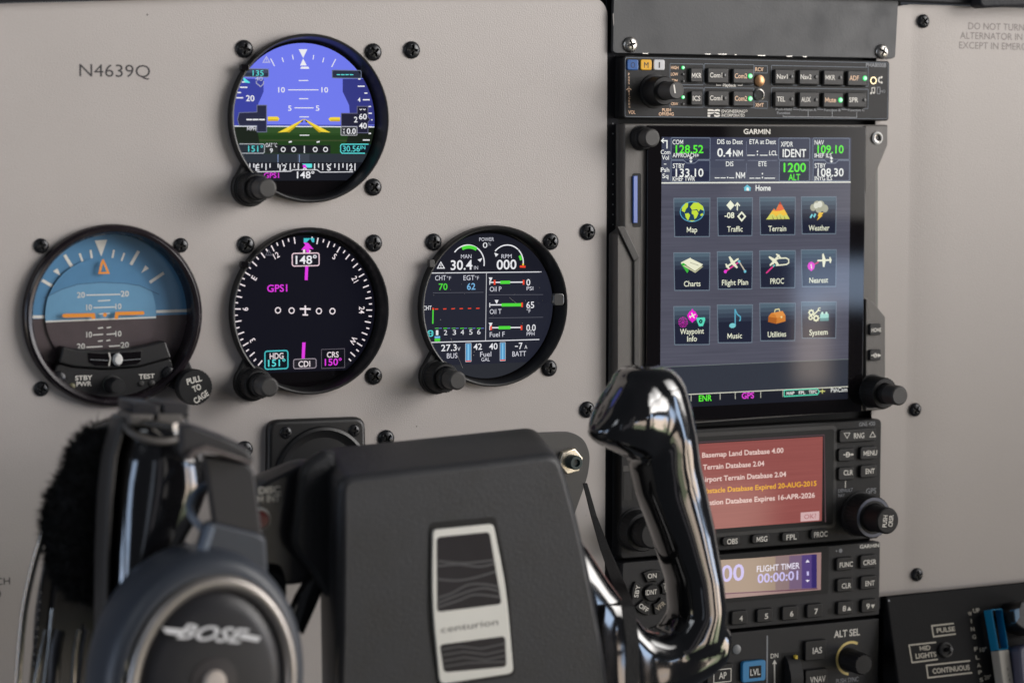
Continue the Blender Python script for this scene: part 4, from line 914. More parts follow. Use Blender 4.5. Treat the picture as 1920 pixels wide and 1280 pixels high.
for t, u0, u1, v, c, mt, bo in (('COM', 398, 464, 154, 28, HW, .008), ('128.52', 418, 590, 198, 48, GG, .015), ('APPROACH+', 399, 562, 236, 27, HW, .008), ('STBY', 400, 474, 301, 28, HW, .008), ('133.10', 418, 590, 344, 48, HW, .012), ('KHEF TWR', 399, 538, 382, 27, HW, .01),
        ('DIS to Dest', 676, 834, 152, 29, HW, .008), ('0.4', 676, 764, 219, 50, HW, .014), ('NM', 774, 834, 224, 38, HW, .014), ('ETA at Dest', 876, 1040, 152, 29, HW, .008), ('LCL', 998, 1048, 222, 28, HW, .014), ('DIS', 730, 776, 289, 29, HW, .008), ('NM', 792, 848, 360, 38, HW, .014), ('ETE', 932, 982, 289, 29, HW, .008),
        ('XPDR', 1070, 1146, 167, 30, HW, .008), ('IDENT', 1082, 1228, 223, 48, HW, .014), ('1200', 1088, 1226, 312, 54, GG, .015), ('ALT', 1118, 1190, 372, 38, GG, .012), ('NAV', 1280, 1338, 156, 28, HW, .008), ('109.10', 1298, 1460, 199, 48, GG, .015), ('IHEF ILS', 1280, 1386, 237, 26, HW, .01), ('STBY', 1280, 1350, 300, 28, HW, .008), ('108.30', 1298, 1460, 342, 48, HW, .012), ('INYG ILS', 1280, 1388, 379, 26, HW, .01),
        ('Com', 326, 384, 216, 27, HW, .008), ('Vol', 332, 376, 250, 27, HW, .008), ('-', 345, 360, 286, 27, HW, .008), ('Psh', 326, 378, 326, 27, HW, .008), ('Sq', 335, 372, 364, 27, HW, .008), ('Home', 914, 1008, 438, 34, HW, .02)): m.vtext(V, t, u0, u1, v, c, mt, .4, bold=bo)
m.vline(V, [(364, 194), (364, 146), (334, 146)], 8, HW, .4); m.vline(V, [(344, 132), (330, 146), (344, 160)], 6, HW, .4)
for L in ([(862, 236), (910, 236)], [(940, 236), (988, 236)], [(660, 376), (690, 376)], [(696, 376), (728, 376)], [(750, 376), (780, 376)], [(876, 378), (906, 378)], [(912, 378), (944, 378)], [(968, 378), (1034, 378)]): m.vline(V, L, 5, HW, .4)
for u, v in ((925, 212), (925, 232), (740, 374), (956, 350), (956, 374)): m.vdisc(V, u, v, 5, HW, .4, 10)
for L in ([(664, 266), (844, 266)], [(864, 268), (1050, 268)], [(857, 150), (857, 240)], [(857, 285), (857, 345)]): m.vline(V, L, 3, emat(120, 126, 145), .3)
m.vpoly(V, [(838, 440), (862, 418), (888, 440), (882, 440), (882, 456), (844, 456), (844, 440)], emat(110, 195, 215), .4); m.vpoly(V, [(856, 440), (864, 434), (872, 440), (872, 456), (858, 456)], HW, .42)
V = Vz3
for u in (514, 694, 788, 946, 1084): m.vline(V, [(u, 858-.05*(u-514)), (u, 900-.05*(u-514))], 4, emat(200, 200, 185), .3)
m.vtext(V, 'ENR', 562, 642, 880, 36, GG, .4, bold=.02); m.vtext(V, 'GPS', 828, 904, 864, 36, emat(225, 70, 215), .4, bold=.02)
cf = emat(90, 215, 180); o = [(1092, 832), (1296, 822), (1310, 840), (1298, 858), (1092, 870)]; m.vpoly(V, o, emat(26, 44, 48), .3); m.vline(V, o, 6, cf, .34, True)
for t, u0, u1, v in (('MAP', 1106, 1154, 850), ('FPL', 1182, 1222, 846), ('TRFC', 1244, 1294, 842)): m.vtext(V, t, u0, u1, v, 20, HW, .4, bold=.01)
m.vline(V, [(1312, 838), (1344, 837)], 6, emat(205, 205, 120), .4); m.vline(V, [(1328, 824), (1328, 852)], 6, emat(205, 205, 120), .4); m.vtext(V, 'PshCam', 1382, 1482, 829, 26, HW, .4)
disp = m.build('display', T, recalc=False)
# twelve tiles
def plane(mb, V, u, v, k, ang, mat, dh):
    """Aeroplane pictogram: fuselage, wings and tail."""
    c, q = math.cos(ang), math.sin(ang); R = lambda x, y: (u+k*(c*x-q*y), v+k*(q*x+c*y))
    for pts in ([(-.13, -1), (.0, -1.18), (.13, -1), (.12, .9), (0, 1.05), (-.12, .9)], [(-1, -.12), (-.95, -.34), (0, -.38), (.95, -.34), (1, -.12), (.1, .12), (-.1, .12)], [(-.45, .86), (-.42, .68), (.42, .68), (.45, .86), (0, .98)]):
        mb.vpoly(V, [R(*p) for p in pts], mat, dh)
rows = (lambda u, k: 503-.0115*(u-407), lambda u, k: 0, lambda u, k: 0)
COLS = ((407, 632, 636), (677, 896, 900), (940, 1162, 1164), (1198, 1416, 1418))
IV = emat(232, 232, 205); IW = emat(238, 240, 215)
def tile(col, row):
    if row == 0: V = Vz2; v0 = (503, 500, 497, 494)[col]; v1 = (740, 734, 728, 722)[col]
    elif row == 1: V = View(1140, 480-300*.30208+300*.30208, .30208, 8.0); v0 = (-20, -27, -33, -38)[col]; v1 = (212, 204, 196, 188)[col]
    else: V = Vz3; v0 = (313, 303, 293, 284)[col]; v1 = (548, 536, 524, 508)[col]
    u0, u1 = COLS[col][0], COLS[col][1]; mb = MB(); n = 9
    for i in range(n):
        a, b_ = v0+(v1-v0)*i/n, v0+(v1-v0)*(i+1)/n; f = max(0, 1-i/4.0)
        k = 0 if i < n-1 else 2
        mb.vrect(V, u0+4+k, u1-4-k, a, b_, emat(int(30+52*f), int(34+66*f), int(52+62*f)), .16)
    mb.vline(V, [(u0, v0), (u1, v0-1), (u1-4, v1), (u0+6, v1+1)], 5, emat(110, 124, 138), .2, True)
    return mb, V, (u0+u1)/2, v0
def sub(mb, V, t, u0, u1, v, cap=33): mb.vtext(V, t, u0, u1, v, cap, IW, .3, bold=.006)
mb, V, c, v0 = tile(0, 0)   # Map
mb.vdisc(V, 521, 586, 1, IW, .2)
a, b = V.p(521, 586); mb.disc(a, b, V.wid(148, 521, 586)/2, V.h+.22, emat(30, 60, 90), 36, 1, V.len(122, 521, 586)/V.wid(148, 521, 586))
o = [(a+V.wid(148, 521, 586)/2*math.cos(t/18*math.pi), b+V.len(122, 521, 586)/2*math.sin(t/18*math.pi)) for t in range(36)]; mb.stroke(o, .4, V.h+.24, emat(90, 170, 200), True)
LG = emat(195, 220, 60)
for P in ([(458, 560), (480, 532), (496, 532), (494, 556), (482, 570), (474, 590), (456, 580)], [(476, 598), (498, 594), (508, 608), (500, 632), (494, 640), (480, 618)], [(508, 556), (530, 530), (560, 530), (588, 552), (592, 580), (572, 570), (560, 586), (552, 570), (520, 576)], [(518, 580), (548, 576), (560, 596), (548, 622), (536, 632), (530, 606), (518, 598)], [(570, 604), (584, 594), (590, 606), (576, 614)], [(500, 640), (540, 640), (520, 647)]): mb.vpoly(V, P, LG, .28)
sub(mb, V, 'Map', 488, 552, 697); mb.build('icon_tile', disp, recalc=False)
mb, V, c, v0 = tile(1, 0)   # Traffic
mb.vpoly(V, [(758, 516), (784, 546), (758, 576), (733, 546)], IW, .3); mb.vline(V, [(801, 578), (801, 536)], 8, IW, .3); mb.vline(V, [(787, 550), (801, 532), (816, 550)], 8, IW, .32)
mb.vline(V, [(828, 590), (850, 615), (828, 641), (806, 615)], 10, IW, .3, True); mb.vtext(V, '-08', 722, 782, 608, 33, IW, .3, bold=.02); sub(mb, V, 'Traffic', 738, 834, 693); mb.build('icon_tile', disp, recalc=False)
mb, V, c, v0 = tile(2, 0)   # Terrain
mb.vpoly(V, [(980, 634), (1028, 566), (1040, 578), (1066, 524), (1126, 631)], emat(205, 205, 100), .26); mb.vpoly(V, [(1002, 604), (1028, 566), (1040, 578), (1066, 524), (1110, 602), (1086, 612), (1066, 596), (1040, 618), (1024, 600)], emat(238, 190, 60), .28)
mb.vpoly(V, [(1020, 578), (1028, 566), (1036, 578), (1042, 576), (1066, 524), (1092, 572), (1066, 580), (1040, 582)], emat(228, 105, 60), .3); mb.vpoly(V, [(1058, 540), (1066, 522), (1076, 542)], emat(170, 60, 40), .31)
for x in (1022, 1048, 1070, 1094): mb.vpoly(V, [(x, 632), (x-6, 606), (x+6, 632)], emat(110, 105, 60), .3)
sub(mb, V, 'Terrain', 994, 1104, 690); mb.build('icon_tile', disp, recalc=False)
mb, V, c, v0 = tile(3, 0)   # Weather
for u, v, r in ((1272, 560, 22), (1296, 546, 28), (1318, 548, 30), (1345, 566, 24), (1308, 568, 26)): mb.vdisc(V, u, v, r, emat(165, 165, 145), .26+.001*u/1000)
for u, v, r in ((1290, 548, 18), (1312, 540, 20)): mb.vdisc(V, u, v, r, emat(215, 215, 200), .28)
mb.vpoly(V, [(1308, 590), (1338, 592), (1322, 608), (1332, 608), (1296, 640), (1306, 614), (1300, 612)], emat(236, 190, 60), .3)
mb.vline(V, [(1266, 602), (1254, 624)], 12, emat(120, 205, 215), .3); mb.vline(V, [(1286, 598), (1276, 620)], 12, emat(120, 205, 215), .3); sub(mb, V, 'Weather', 1244, 1372, 686); mb.build('icon_tile', disp, recalc=False)
mb, V, c, v0 = tile(0, 1)   # Charts
mb.vpoly(V, [(450, 46), (470, 36), (500, 90), (490, 106)], emat(60, 180, 60), .26); mb.vpoly(V, [(462, 60), (540, 104), (588, 66), (570, 50)], emat(200, 200, 165), .27); mb.vpoly(V, [(464, 40), (510, 14), (588, 52), (536, 92)], IV, .28)
mb.vline(V, [(476, 56), (540, 96), (588, 60)], 3, emat(90, 90, 70), .3); mb.vline(V, [(452, 44), (512, 14)], 9, IV, .31); mb.vline(V, [(508, 40), (560, 58)], 3, emat(120, 120, 100), .31); sub(mb, V, 'Charts', 470, 572, 171); mb.build('icon_tile', disp, recalc=False)
mb, V, c, v0 = tile(1, 1)   # Flight Plan
mb.vline(V, [(727, 96), (812, 36)], 9, emat(225, 60, 150), .26); mb.vline(V, [(812, 34), (849, 94)], 8, emat(200, 190, 170), .26)
mb.vdisc(V, 727, 96, 11, emat(230, 60, 210), .28); mb.vdisc(V, 812, 34, 9, emat(110, 190, 210), .28); mb.vdisc(V, 849, 95, 9, emat(110, 190, 210), .28)
plane(mb, V, 768, 44, 44, .96, IV, .32); sub(mb, V, 'Flight Plan', 706, 868, 163); mb.build('icon_tile', disp, recalc=False)
mb, V, c, v0 = tile(2, 1)   # Procedures
a0, b0 = V.p(1058, 36), V.p(1110, 30)
mb.vline(V, [(1020, 52), (1040, 22), (1058, 14), (1104, 12), (1120, 22), (1120, 42), (1106, 52), (1040, 58)], 8, IV, .26)
mb.vline(V, [(980, 106), (1030, 58)], 9, emat(225, 60, 140), .26); mb.vline(V, [(1022, 66), (1034, 54)], 9, emat(110, 190, 190), .28); plane(mb, V, 1034, 24, 42, .72+3.14, IV, .32)
sub(mb, V, 'PROC', 1006, 1090, 155); mb.build('icon_tile', disp, recalc=False)
mb, V, c, v0 = tile(3, 1)   # Nearest
mb.vline(V, [(1278, 52), (1306, 36)], 8, emat(205, 50, 110), .26); mb.vpoly(V, [(1260, 34), (1276, 42), (1282, 58), (1278, 78), (1260, 94), (1242, 80), (1236, 62), (1244, 42)], emat(220, 40, 200), .28); mb.vline(V, [(1258, 50), (1262, 78)], 7, IV, .3)
plane(mb, V, 1344, 26, 42, -1.62, IV, .32); sub(mb, V, 'Nearest', 1248, 1364, 149); mb.build('icon_tile', disp, recalc=False)
mb, V, c, v0 = tile(0, 2)   # Waypoint info
MG2 = emat(235, 30, 205); TQ = emat(90, 215, 185)
for r, n in ((6, 5), (15, 9), (24, 14), (31, 18)):
    for i in range(n): mb.vdisc(V, 465+r*.88*math.cos(6.283*i/n), 410+r*math.sin(6.283*i/n), 2.7, MG2, .26, 8)
mb.vpoly(V, [(522, 336), (540, 344), (556, 370), (542, 396), (522, 408), (502, 396), (490, 368), (504, 344)], MG2, .26); mb.vdisc(V, 522, 334, 6, MG2, .26); mb.vdisc(V, 522, 406, 6, MG2, .26); plane(mb, V, 522, 370, 20, 1.1, IW, .3)
mb.vpoly(V, [(548, 382), (600, 380), (602, 396), (588, 434), (564, 436), (548, 398)], TQ, .26); mb.vdisc(V, 574, 405, 13, emat(20, 40, 50), .28); mb.vdisc(V, 574, 405, 4, TQ, .3)
sub(mb, V, 'Waypoint', 446, 594, 466); sub(mb, V, 'Info', 490, 550, 512); mb.build('icon_tile', disp, recalc=False)
mb, V, c, v0 = tile(1, 2)   # Music
CB = emat(90, 170, 195); a, b = V.p(771, 431); mb.disc(a, b, V.wid(40, 771, 431)/2, V.h+.28, emat(120, 200, 205), 20, 1, .85*V.len(36, 771, 431)/V.wid(40, 771, 431))
mb.vline(V, [(788, 430), (787, 328)], 8, CB, .27); mb.vline(V, [(788, 332), (800, 360), (820, 376), (820, 396), (812, 402)], 8, CB, .27); sub(mb, V, 'Music', 740, 830, 494); mb.build('icon_tile', disp, recalc=False)
mb, V, c, v0 = tile(2, 2)   # Utilities
mb.vpoly(V, [(994, 376), (1010, 354), (1082, 340), (1100, 368), (1100, 404), (1042, 420), (992, 408)], emat(205, 125, 50), .26); mb.vpoly(V, [(994, 376), (1046, 384), (1042, 420), (992, 408)], emat(170, 95, 35), .28); mb.vpoly(V, [(1010, 354), (1082, 340), (1098, 366), (1046, 384), (1036, 362)], emat(222, 145, 70), .27)
mb.vline(V, [(1032, 350), (1036, 332), (1060, 328), (1064, 344)], 7, emat(220, 210, 160), .3); mb.vdisc(V, 1075, 378, 7, emat(235, 215, 150), .3, 10); sub(mb, V, 'Utilities', 990, 1104, 484); mb.build('icon_tile', disp, recalc=False)
mb, V, c, v0 = tile(3, 2)   # System
GW = emat(225, 225, 190)
for u, v, r in ((1260, 350, 17), (1256, 382, 13), (1290, 385, 18)):
    mb.vring(V, u, v, r*.8, r*.55, GW, .26)
    for i in range(8): mb.vdisc(V, u+r*math.cos(i*.785), v+r*math.sin(i*.785), r*.24, GW, .265, 8)
mb.vline(V, [(1272, 368), (1308, 330)], 8, GW, .27); mb.vring(V, 1310, 330, 9, 5, GW, .28, 30, 320)
mb.vrect(V, 1314, 1368, 358, 402, emat(150, 205, 195), .26, .3); mb.vrect(V, 1314, 1368, 384, 402, emat(90, 140, 140), .28, .3)
for u in (1328, 1354): mb.vdisc(V, u, 354, 9, emat(190, 225, 210), .27, 12)
sub(mb, V, 'System', 1248, 1362, 472); mb.build('icon_tile', disp, recalc=False)
ka, kb = V1.at(6).p(1202, 259); knob(T, 'knob', ka, kb, 6, big=(5.9, 5), mid=(5.2, 5.6), tip=(4.7, 12), ring=False, capm=CAPGREY)
ka, kb = V1.at(7).p(1634, 733); knob(T, 'knob', ka, kb, 7, big=(8.6, 13), mid=(5.6, 17), tip=(5.3, 27), ring=False, capm=CAPGREY)
la, lb = V1.at(7).p(1643.5, 259); mb = MB(); mb.lathe(la, lb, [(3.4, 7), (3.4, 8.0, STEEL), (2.4, 8.6, WHITE), (1.6, 8.3, STEEL), (1.5, 7.6, CAPGREY)], STEEL, 28); mb.build('bezel_screw', T)
for t, v0, v1, k in (('HOME', 607, 628, 0), ('D', 655, 676, 1)):
    m, Vb = button(T, V1, 1631, 1652, v0, v1, 7.6, [] if k else [(t, 1634, 1652, (v0+v1)/2+1, 7, LEGW, .02)], BTND, .9, 1.6)
    if k: m.vring(Vb, 1641, 666, 3.4, 1.6, LEGW, .06); m.vline(Vb, [(1633, 666), (1651, 666)], 1.6, LEGW, .07); m.vpoly(Vb, [(1646, 662), (1652, 666), (1646, 670)], LEGW, .08)
    m.build('button', T)

# --- navigation and communication radio
Vz = View(1100, 660, .32292, 6.0); q = quad(Vz, ((190, 485), (1715, 375), (1702, 1075), (202, 1205)))
T = thing('navigation_radio', 'black navigation radio with a small reddish brown message screen, below the touch navigator', 'navigation radio', ((q[0]+q[1])/2, 0, q[2]))
mb = body('x', q, 2.6, -4, 6, FACE, .8, T); V = Vz
mb.vtext(V, 'GNS 430', 1582, 1674, 416, 22, LEGG, .1, bold=.01)
mb.vtext(V, 'DEFAULT', 1460, 1545, 801, 19, LEGG, .1); mb.vtext(V, 'NAV', 1460, 1496, 830, 19, LEGG, .1); mb.vtext(V, 'GPS', 1622, 1680, 804, 30, LEGG, .1); mb.vline(V, [(1502, 786), (1502, 746)], 5, LEGW, .1); mb.vtext(V, 'VOL', 282, 328, 817, 22, LEGW, .1)
f = quad(V, ((520, 492), (1440, 430), (1440, 1010), (520, 1078)))
fo = rrect(f[0], f[1], f[2], f[3], 2.2)
mb.stroke(fo, 2.0, 6.3, BLACK, True); mb.plate(rrect(f[0]+.6, f[1]-.6, f[2]+.6, f[3]-.6, 1.6), 6, 6.25, RECESS)
mb.vframe(V, 212, 268, 690, 862, 4, RECESS, .1, .3); mb.vrect(V, 212, 276, 658, 690, BEZD, .12); mb.vrect(V, 216, 264, 700, 858, BTND, .05)
for t, u0, u1, v0, v1 in (('OBS', 790, 890, 1070, 1120), ('MSG', 962, 1062, 1056, 1108), ('FPL', 1135, 1232, 1044, 1096), ('PROC', 1302, 1404, 1026, 1082)):
    w = (u1-u0)*.62 if len(t) < 4 else (u1-u0)*.76
    m, Vb = button(T, V, u0, u1, v0, v1, 6, [(t, (u0+u1)/2+6-w/2, (u0+u1)/2+6+w/2, (v0+v1)/2+2, 30, LEGW, .015)], BTND, 1.4, 1.6, mb); m.build('button', T)
for t, u0, u1, v0, v1 in (('RNG', 1468, 1680, 445, 520), ('D', 1462, 1552, 560, 632), ('MENU', 1590, 1685, 548, 622), ('CLR', 1462, 1554, 668, 742), ('ENT', 1590, 1685, 655, 727)):
    L = {'RNG': [(t, 1552, 1612, 484, 30, LEGW, .01)], 'D': [(t, 1506, 1530, 594, 28, LEGW, .02)], 'MENU': [(t, 1608, 1686, 585, 28, LEGW, .015)], 'CLR': [(t, 1492, 1546, 698, 28, LEGW, .015)], 'ENT': [(t, 1620, 1672, 690, 28, LEGW, .015)]}[t]
    m, Vb = button(T, V, u0, u1, v0, v1, 6, L, BTND, 1.2, 1.8, mb)
    if t == 'RNG': m.vline(Vb, [(1494, 470), (1528, 468), (1512, 500)], 4, LEGW, .07, True); m.vline(Vb, [(1644, 492), (1676, 490), (1660, 462)], 4, LEGW, .07, True)
    if t == 'D': m.vline(Vb, [(1490, 595), (1548, 593)], 5, LEGW, .08); m.vpoly(Vb, [(1538, 585), (1552, 593), (1538, 602)], LEGW, .09)
    m.build('button', T)
mb.build('faceplate', T)
s = quad(Vz.at(6.4), ((560, 538), (1364, 490), (1372, 975), (570, 1042))); m = MB(); V = Vz.at(6.45)
def salmon():
    mt = brushed('salmon_screen', (132, 71, 68), (154, 87, 82)); return mt
m.face([(s[0], s[2]), (s[1], s[2]), (s[1], s[3]), (s[0], s[3])], 6.4, salmon())
m.vline(V, [(540, 530), (1378, 480), (1386, 985)], 8, emat(80, 62, 66), .05)
SW = emat(228, 200, 192); SY = emat(228, 168, 50)
for t, u0, u1, v, mt in (('Basemap Land Database 4.00', 672, 1144, 583, SW), ('Terrain Database 2.04', 676, 1032, 656, SW), ('Airport Terrain Database 2.04', 660, 1160, 723, SW), ('Obstacle Database Expired 20-AUG-2015', 664, 1338, 783, SY), ('Aviation Database Expires 16-APR-2026', 656, 1328, 852, SW)):
    m.vtext(V, t, u0, u1, v, 28, mt, .1, bold=.02)
m.vrect(V, 1242, 1350, 926, 978, emat(205, 170, 170), .08); m.vtext(V, 'OK?', 1262, 1332, 952, 26, emat(170, 110, 112), .12, bold=.01)
m.build('display', T, recalc=False)
ka, kb = V1.at(6).p(1612, 963); kn = knob(T, 'knob', ka, kb, 6, big=(11.6, 13.5), mid=(7.6, 14), tip=(7.2, 27), mat=RUBBER, ring=False, capm=RUBBER)
kb3 = MB(); kb3.ring(ka, kb, 9.2, 10.8, 19.6, pmat('blue_grey_ring', (.12, .13, .17), .4))
VK = V1.at(33.05)
aa, bb = ka, kb
kb3.put_text('PUSH', aa-1.9, bb, 6.4, 2.6, 33.1, LEGW, .02, math.radians(84)); kb3.put_text('CRSR', aa+1.9, bb, 6.4, 2.6, 33.1, LEGW, .02, math.radians(84)); kb3.build('knob_lettering', kn)
ka, kb = V1.at(6).p(1192, 992); knob(T, 'knob', ka, kb, 6, big=(10.6, 9), mid=(7.8, 14), tip=(7.4, 19), mat=RUBBER, ring=False)

# --- transponder
Vz = View(1100, 980, .32292, 6.0); V = Vz; q = quad(V, ((205, 230), (1705, 108), (1700, 545), (205, 668)))
T = thing('transponder', 'black transponder with a tan flight timer window and ring of mode keys', 'transponder', ((q[0]+q[1])/2, 0, q[2]))
mb = body('x', q, 1.2, -4, 6, FACE2, .6, T)
mb.vtext(V, 'GARMIN', 1586, 1698, 133, 20, LEGW, .1, bold=.02); mb.vdisc(V, 1474, 160, 12, LEGG, .1); mb.vdisc(V, 1450, 162, 5, LEGG, .1)
mb.vdisc(V, 1412, 510, 18, RECESS, .1)
f = quad(V, ((600, 200), (1385, 158), (1385, 410), (600, 450))); mb.plate(rrect(f[0], f[1]+2, f[2]-1.5, f[3]+1.2, 1), 6, 6.2, RECESS)
c0, c1 = V.p(372, 402)
for t, ang in (('ON', 90), ('SBY', 170), ('ALT', 14), ('OFF', 237), ('VFR', 305)):
    k = {'ON': 26, 'SBY': 24, 'ALT': 24, 'OFF': 24, 'VFR': 26}[t]; r0, r1 = V.len(132, 372, 400)/2, V.len(262, 372, 400)/2; o = arcpts(c0, c1, r1, ang-k, ang+k, 12)+arcpts(c0, c1, r0, ang+k, ang-k, 8)
    mb.plate(inset(round_poly(o, .8), -.45), 5.9, 6.1, RECESS)
    m = MB(); m.plate(round_poly(o, .8), 5.8, 7.4, BTND, .4); rm = (r0+r1)/2; w = math.radians(ang)
    rot = {'ON': 0, 'SBY': 1.38, 'ALT': -1.3, 'OFF': -.6, 'VFR': .62}[t]
    m.put_text(t, c0+rm*math.cos(w), c1+rm*math.sin(w), V.wid({'ON': 44, 'SBY': 56, 'ALT': 46, 'OFF': 52, 'VFR': 52}[t], 372, 400)*1.15, V.len(27, 372, 400), 7.46, LEGW if t != 'VFR' else pmat('tan_legend', (.42, .36, .28), .6), .01, rot); m.build('button', T)
mb.disc(c0, c1, V.len(112, 372, 400)/2, 6.1, RECESS); m = MB(); R = V.len(98, 372, 400)/2; m.lathe(c0, c1, [(R, 5.9), (R, 7.3), (R-.5, 7.8), (0, 7.8)], BTND, 40); m.vtext(V.at(7.8), 'IDNT', 343, 408, 401, 28, LEGW, .06, bold=.01); m.build('button', T)
for t, u0, u1, v0, v1 in (('4', 843, 934, 510, 590), ('5', 990, 1082, 498, 575), ('6', 1137, 1228, 484, 562), ('7', 1280, 1370, 470, 548), ('8', 1458, 1546, 455, 530), ('9', 1597, 1682, 442, 518), ('FUNC', 1452, 1546, 200, 275), ('CRSR', 1590, 1682, 186, 262), ('CLR', 1455, 1546, 322, 398), ('ENT', 1592, 1682, 308, 384)):
    cu, cv = (u0+u1)/2+8, (v0+v1)/2+3; w = {1: 20, 3: 54, 4: 76}[len(t)]; du = -14 if t in '89' else 0
    m, Vb = button(T, V, u0, u1, v0, v1, 6, [(t, cu-w/2+du, cu+w/2+du, cv, 30 if len(t) == 1 else 28, LEGW, .015)], BTND, 1.0, 1.8, mb)
    if t == '8': m.vpoly(Vb, [(cu+2, cv+12), (cu+26, cv+10), (cu+14, cv-12)], LEGW, .07)
    if t == '9': m.vpoly(Vb, [(cu+2, cv-10), (cu+26, cv-12), (cu+14, cv+12)], LEGW, .07)
    m.build('button', T)
mb.build('faceplate', T)
m = MB(); V = Vz.at(6.4); s = quad(V, ((640, 222), (1360, 178), (1362, 388), (640, 452)))
m.face([(s[0], s[2]), (s[1], s[2]), (s[1], s[3]), (s[0], s[3])], 6.35, emat(150, 122, 118)); 
for u0, u1, c in ((700, 1100, (156, 136, 118)), (1095, 1180, (138, 116, 116)), (1175, 1250, (116, 94, 120)), (1245, 1310, (84, 66, 122)), (1305, 1336, (52, 40, 100))): m.vpoly(V, [(u0, 214-.06*(u0-780)), (u1, 214-.06*(u1-780)), (u1, 404-.05*(u1-780)), (u0, 404-.05*(u0-780))], emat(*c), .05)
m.vline(V, [(700, 416), (1340, 380)], 5, emat(84, 40, 70), .07)
LV = emat(196, 186, 232); LV2 = emat(232, 226, 240)
m.vtext(V, '1200', 668, 914, 294, 92, LV, .12, bold=.015); m.vtext(V, 'FLIGHT TIMER', 988, 1236, 256, 34, LV2, .12, bold=.008); m.vtext(V, '00:00:01', 992, 1228, 312, 50, LV, .12, bold=.02)
m.vpoly(V, [(1270, 228), (1294, 227), (1282, 212)], LV2, .12); m.vpoly(V, [(1270, 330), (1294, 329), (1282, 343)], LV2, .12); m.vline(V, [(1283, 280), (1284, 304)], 14, LV, .12)
m.build('display', T, recalc=False)

# --- autopilot controller
V = View(1100, 980, .32292, 5.0); q = quad(V, ((205, 690), (1692, 562), (1700, 1160), (205, 1290)))
T = thing('autopilot_controller', 'black autopilot controller with a blue level key and large altitude knob', 'autopilot', ((q[0]+q[1])/2, 0, q[2]))
mb = body('x', q, 1.0, -4, 5, FACE2, .6, T)
mb.vline(V, [(1048, 652), (1046, 1100)], 9, LEGG, .1); mb.vline(V, [(690, 880), (688, 1100)], 7, LEGG, .1); mb.vtext(V, 'DN', 1068, 1112, 769, 26, LEGW, .1, bold=.01); mb.vline(V, [(1090, 815), (1092, 1050)], 9, LEGW, .1); mb.vpoly(V, [(1077, 818), (1104, 816), (1090, 791)], LEGW, .12)
mb.vtext(V, 'ALT SEL', 1436, 1586, 638, 38, LEGW, .1, bold=.02); mb.vtext(V, 'PUSH SYNC', 1448, 1578, 911, 26, LEGG, .1, bold=.015)
mb.vring(V, 1532, 783, 92, 15, pmat('yellow_ring', (.80, .62, .22), .4), .12, 60, 262)
for t, u0, u1, v0, v1 in (('IAS', 1270, 1393, 682, 795), ('VNAV', 1270, 1398, 850, 962)):
    w = 54 if t == 'IAS' else 90; m, Vb = button(T, V, u0, u1, v0, v1, 5, [(t, (u0+u1)/2+8-w/2, (u0+u1)/2+8+w/2, (v0+v1)/2, 34, LEGW, .015)], BTND, .8, 2.2, mb); m.build('button', T)
m, Vb = button(T, V, 700, 848, 822, 950, 5, [('AP', 768, 812, 884, 36, LEGW, .015)], BTND, .8, 2.2, mb); m.vframe(Vb, 738, 838, 848, 922, 5, LEGW, .07, .3); m.build('button', T)
m, Vb = button(T, V, 905, 1040, 800, 920, 5, [('LVL', 950, 1008, 864, 36, WHITE, .02)], BLUEB, 1.4, 2.4, mb); m.vrect(Vb, 943, 1014, 828, 898, RECESS, .03, .3); m.build('button', T)
la, lb = V.p(870, 732); m = MB(); m.lathe(la, lb, [(2.6, 5), (2.6, 5.4), (1.6, 5.9), (0, 6)], pmat('grey_sensor', (.22, .23, .24), .4), 24); m.build('light_sensor', T)
a0, a1, b0, b1 = V.rect(1130, 1238, 755, 1010); mb.plate(rrect(a0, a1, b0-6, b1+.6, .6), 4.9, 5.15, RECESS)
m = MB(); wr = 16.0; wc = b1-wr*.95; am = (a0+a1)/2; seg = 60; pts = []
for i in range(seg):
    t = math.pi*2*i/seg; rr = wr-(.5 if i % 5 == 0 else 0)
    for k in (-1, 1): pts.append((am+k*3.9, wc+rr*math.cos(t), 0.2+rr*math.sin(t)*.75))
m.add(pts, [(2*i, 2*i+1, (2*i+3) % (2*seg), (2*i+2) % (2*seg)) for i in range(seg)]+[tuple(range(0, 2*seg, 2)), tuple(range(1, 2*seg, 2))], RUBBER, True)
m.box(am+.8, am+2.2, wc+wr-3.4, wc+wr-1.6, 6.5, 8.5, pmat('yellow_tick', (.75, .55, .05), .5)); m.build('pitch_wheel', T)
mb.build('faceplate', T)
ka, kb = V.at(5).p(1520, 790); m = MB(); m.lathe(ka, kb, [(6.4, 5), (6.3, 8), (6.0, 8.4), (6.0, 19), (5.4, 20), (0, 20.1)], RUBBER, 72, knurl=(18, .5, 3, 4)); m.build('altitude_knob', T)

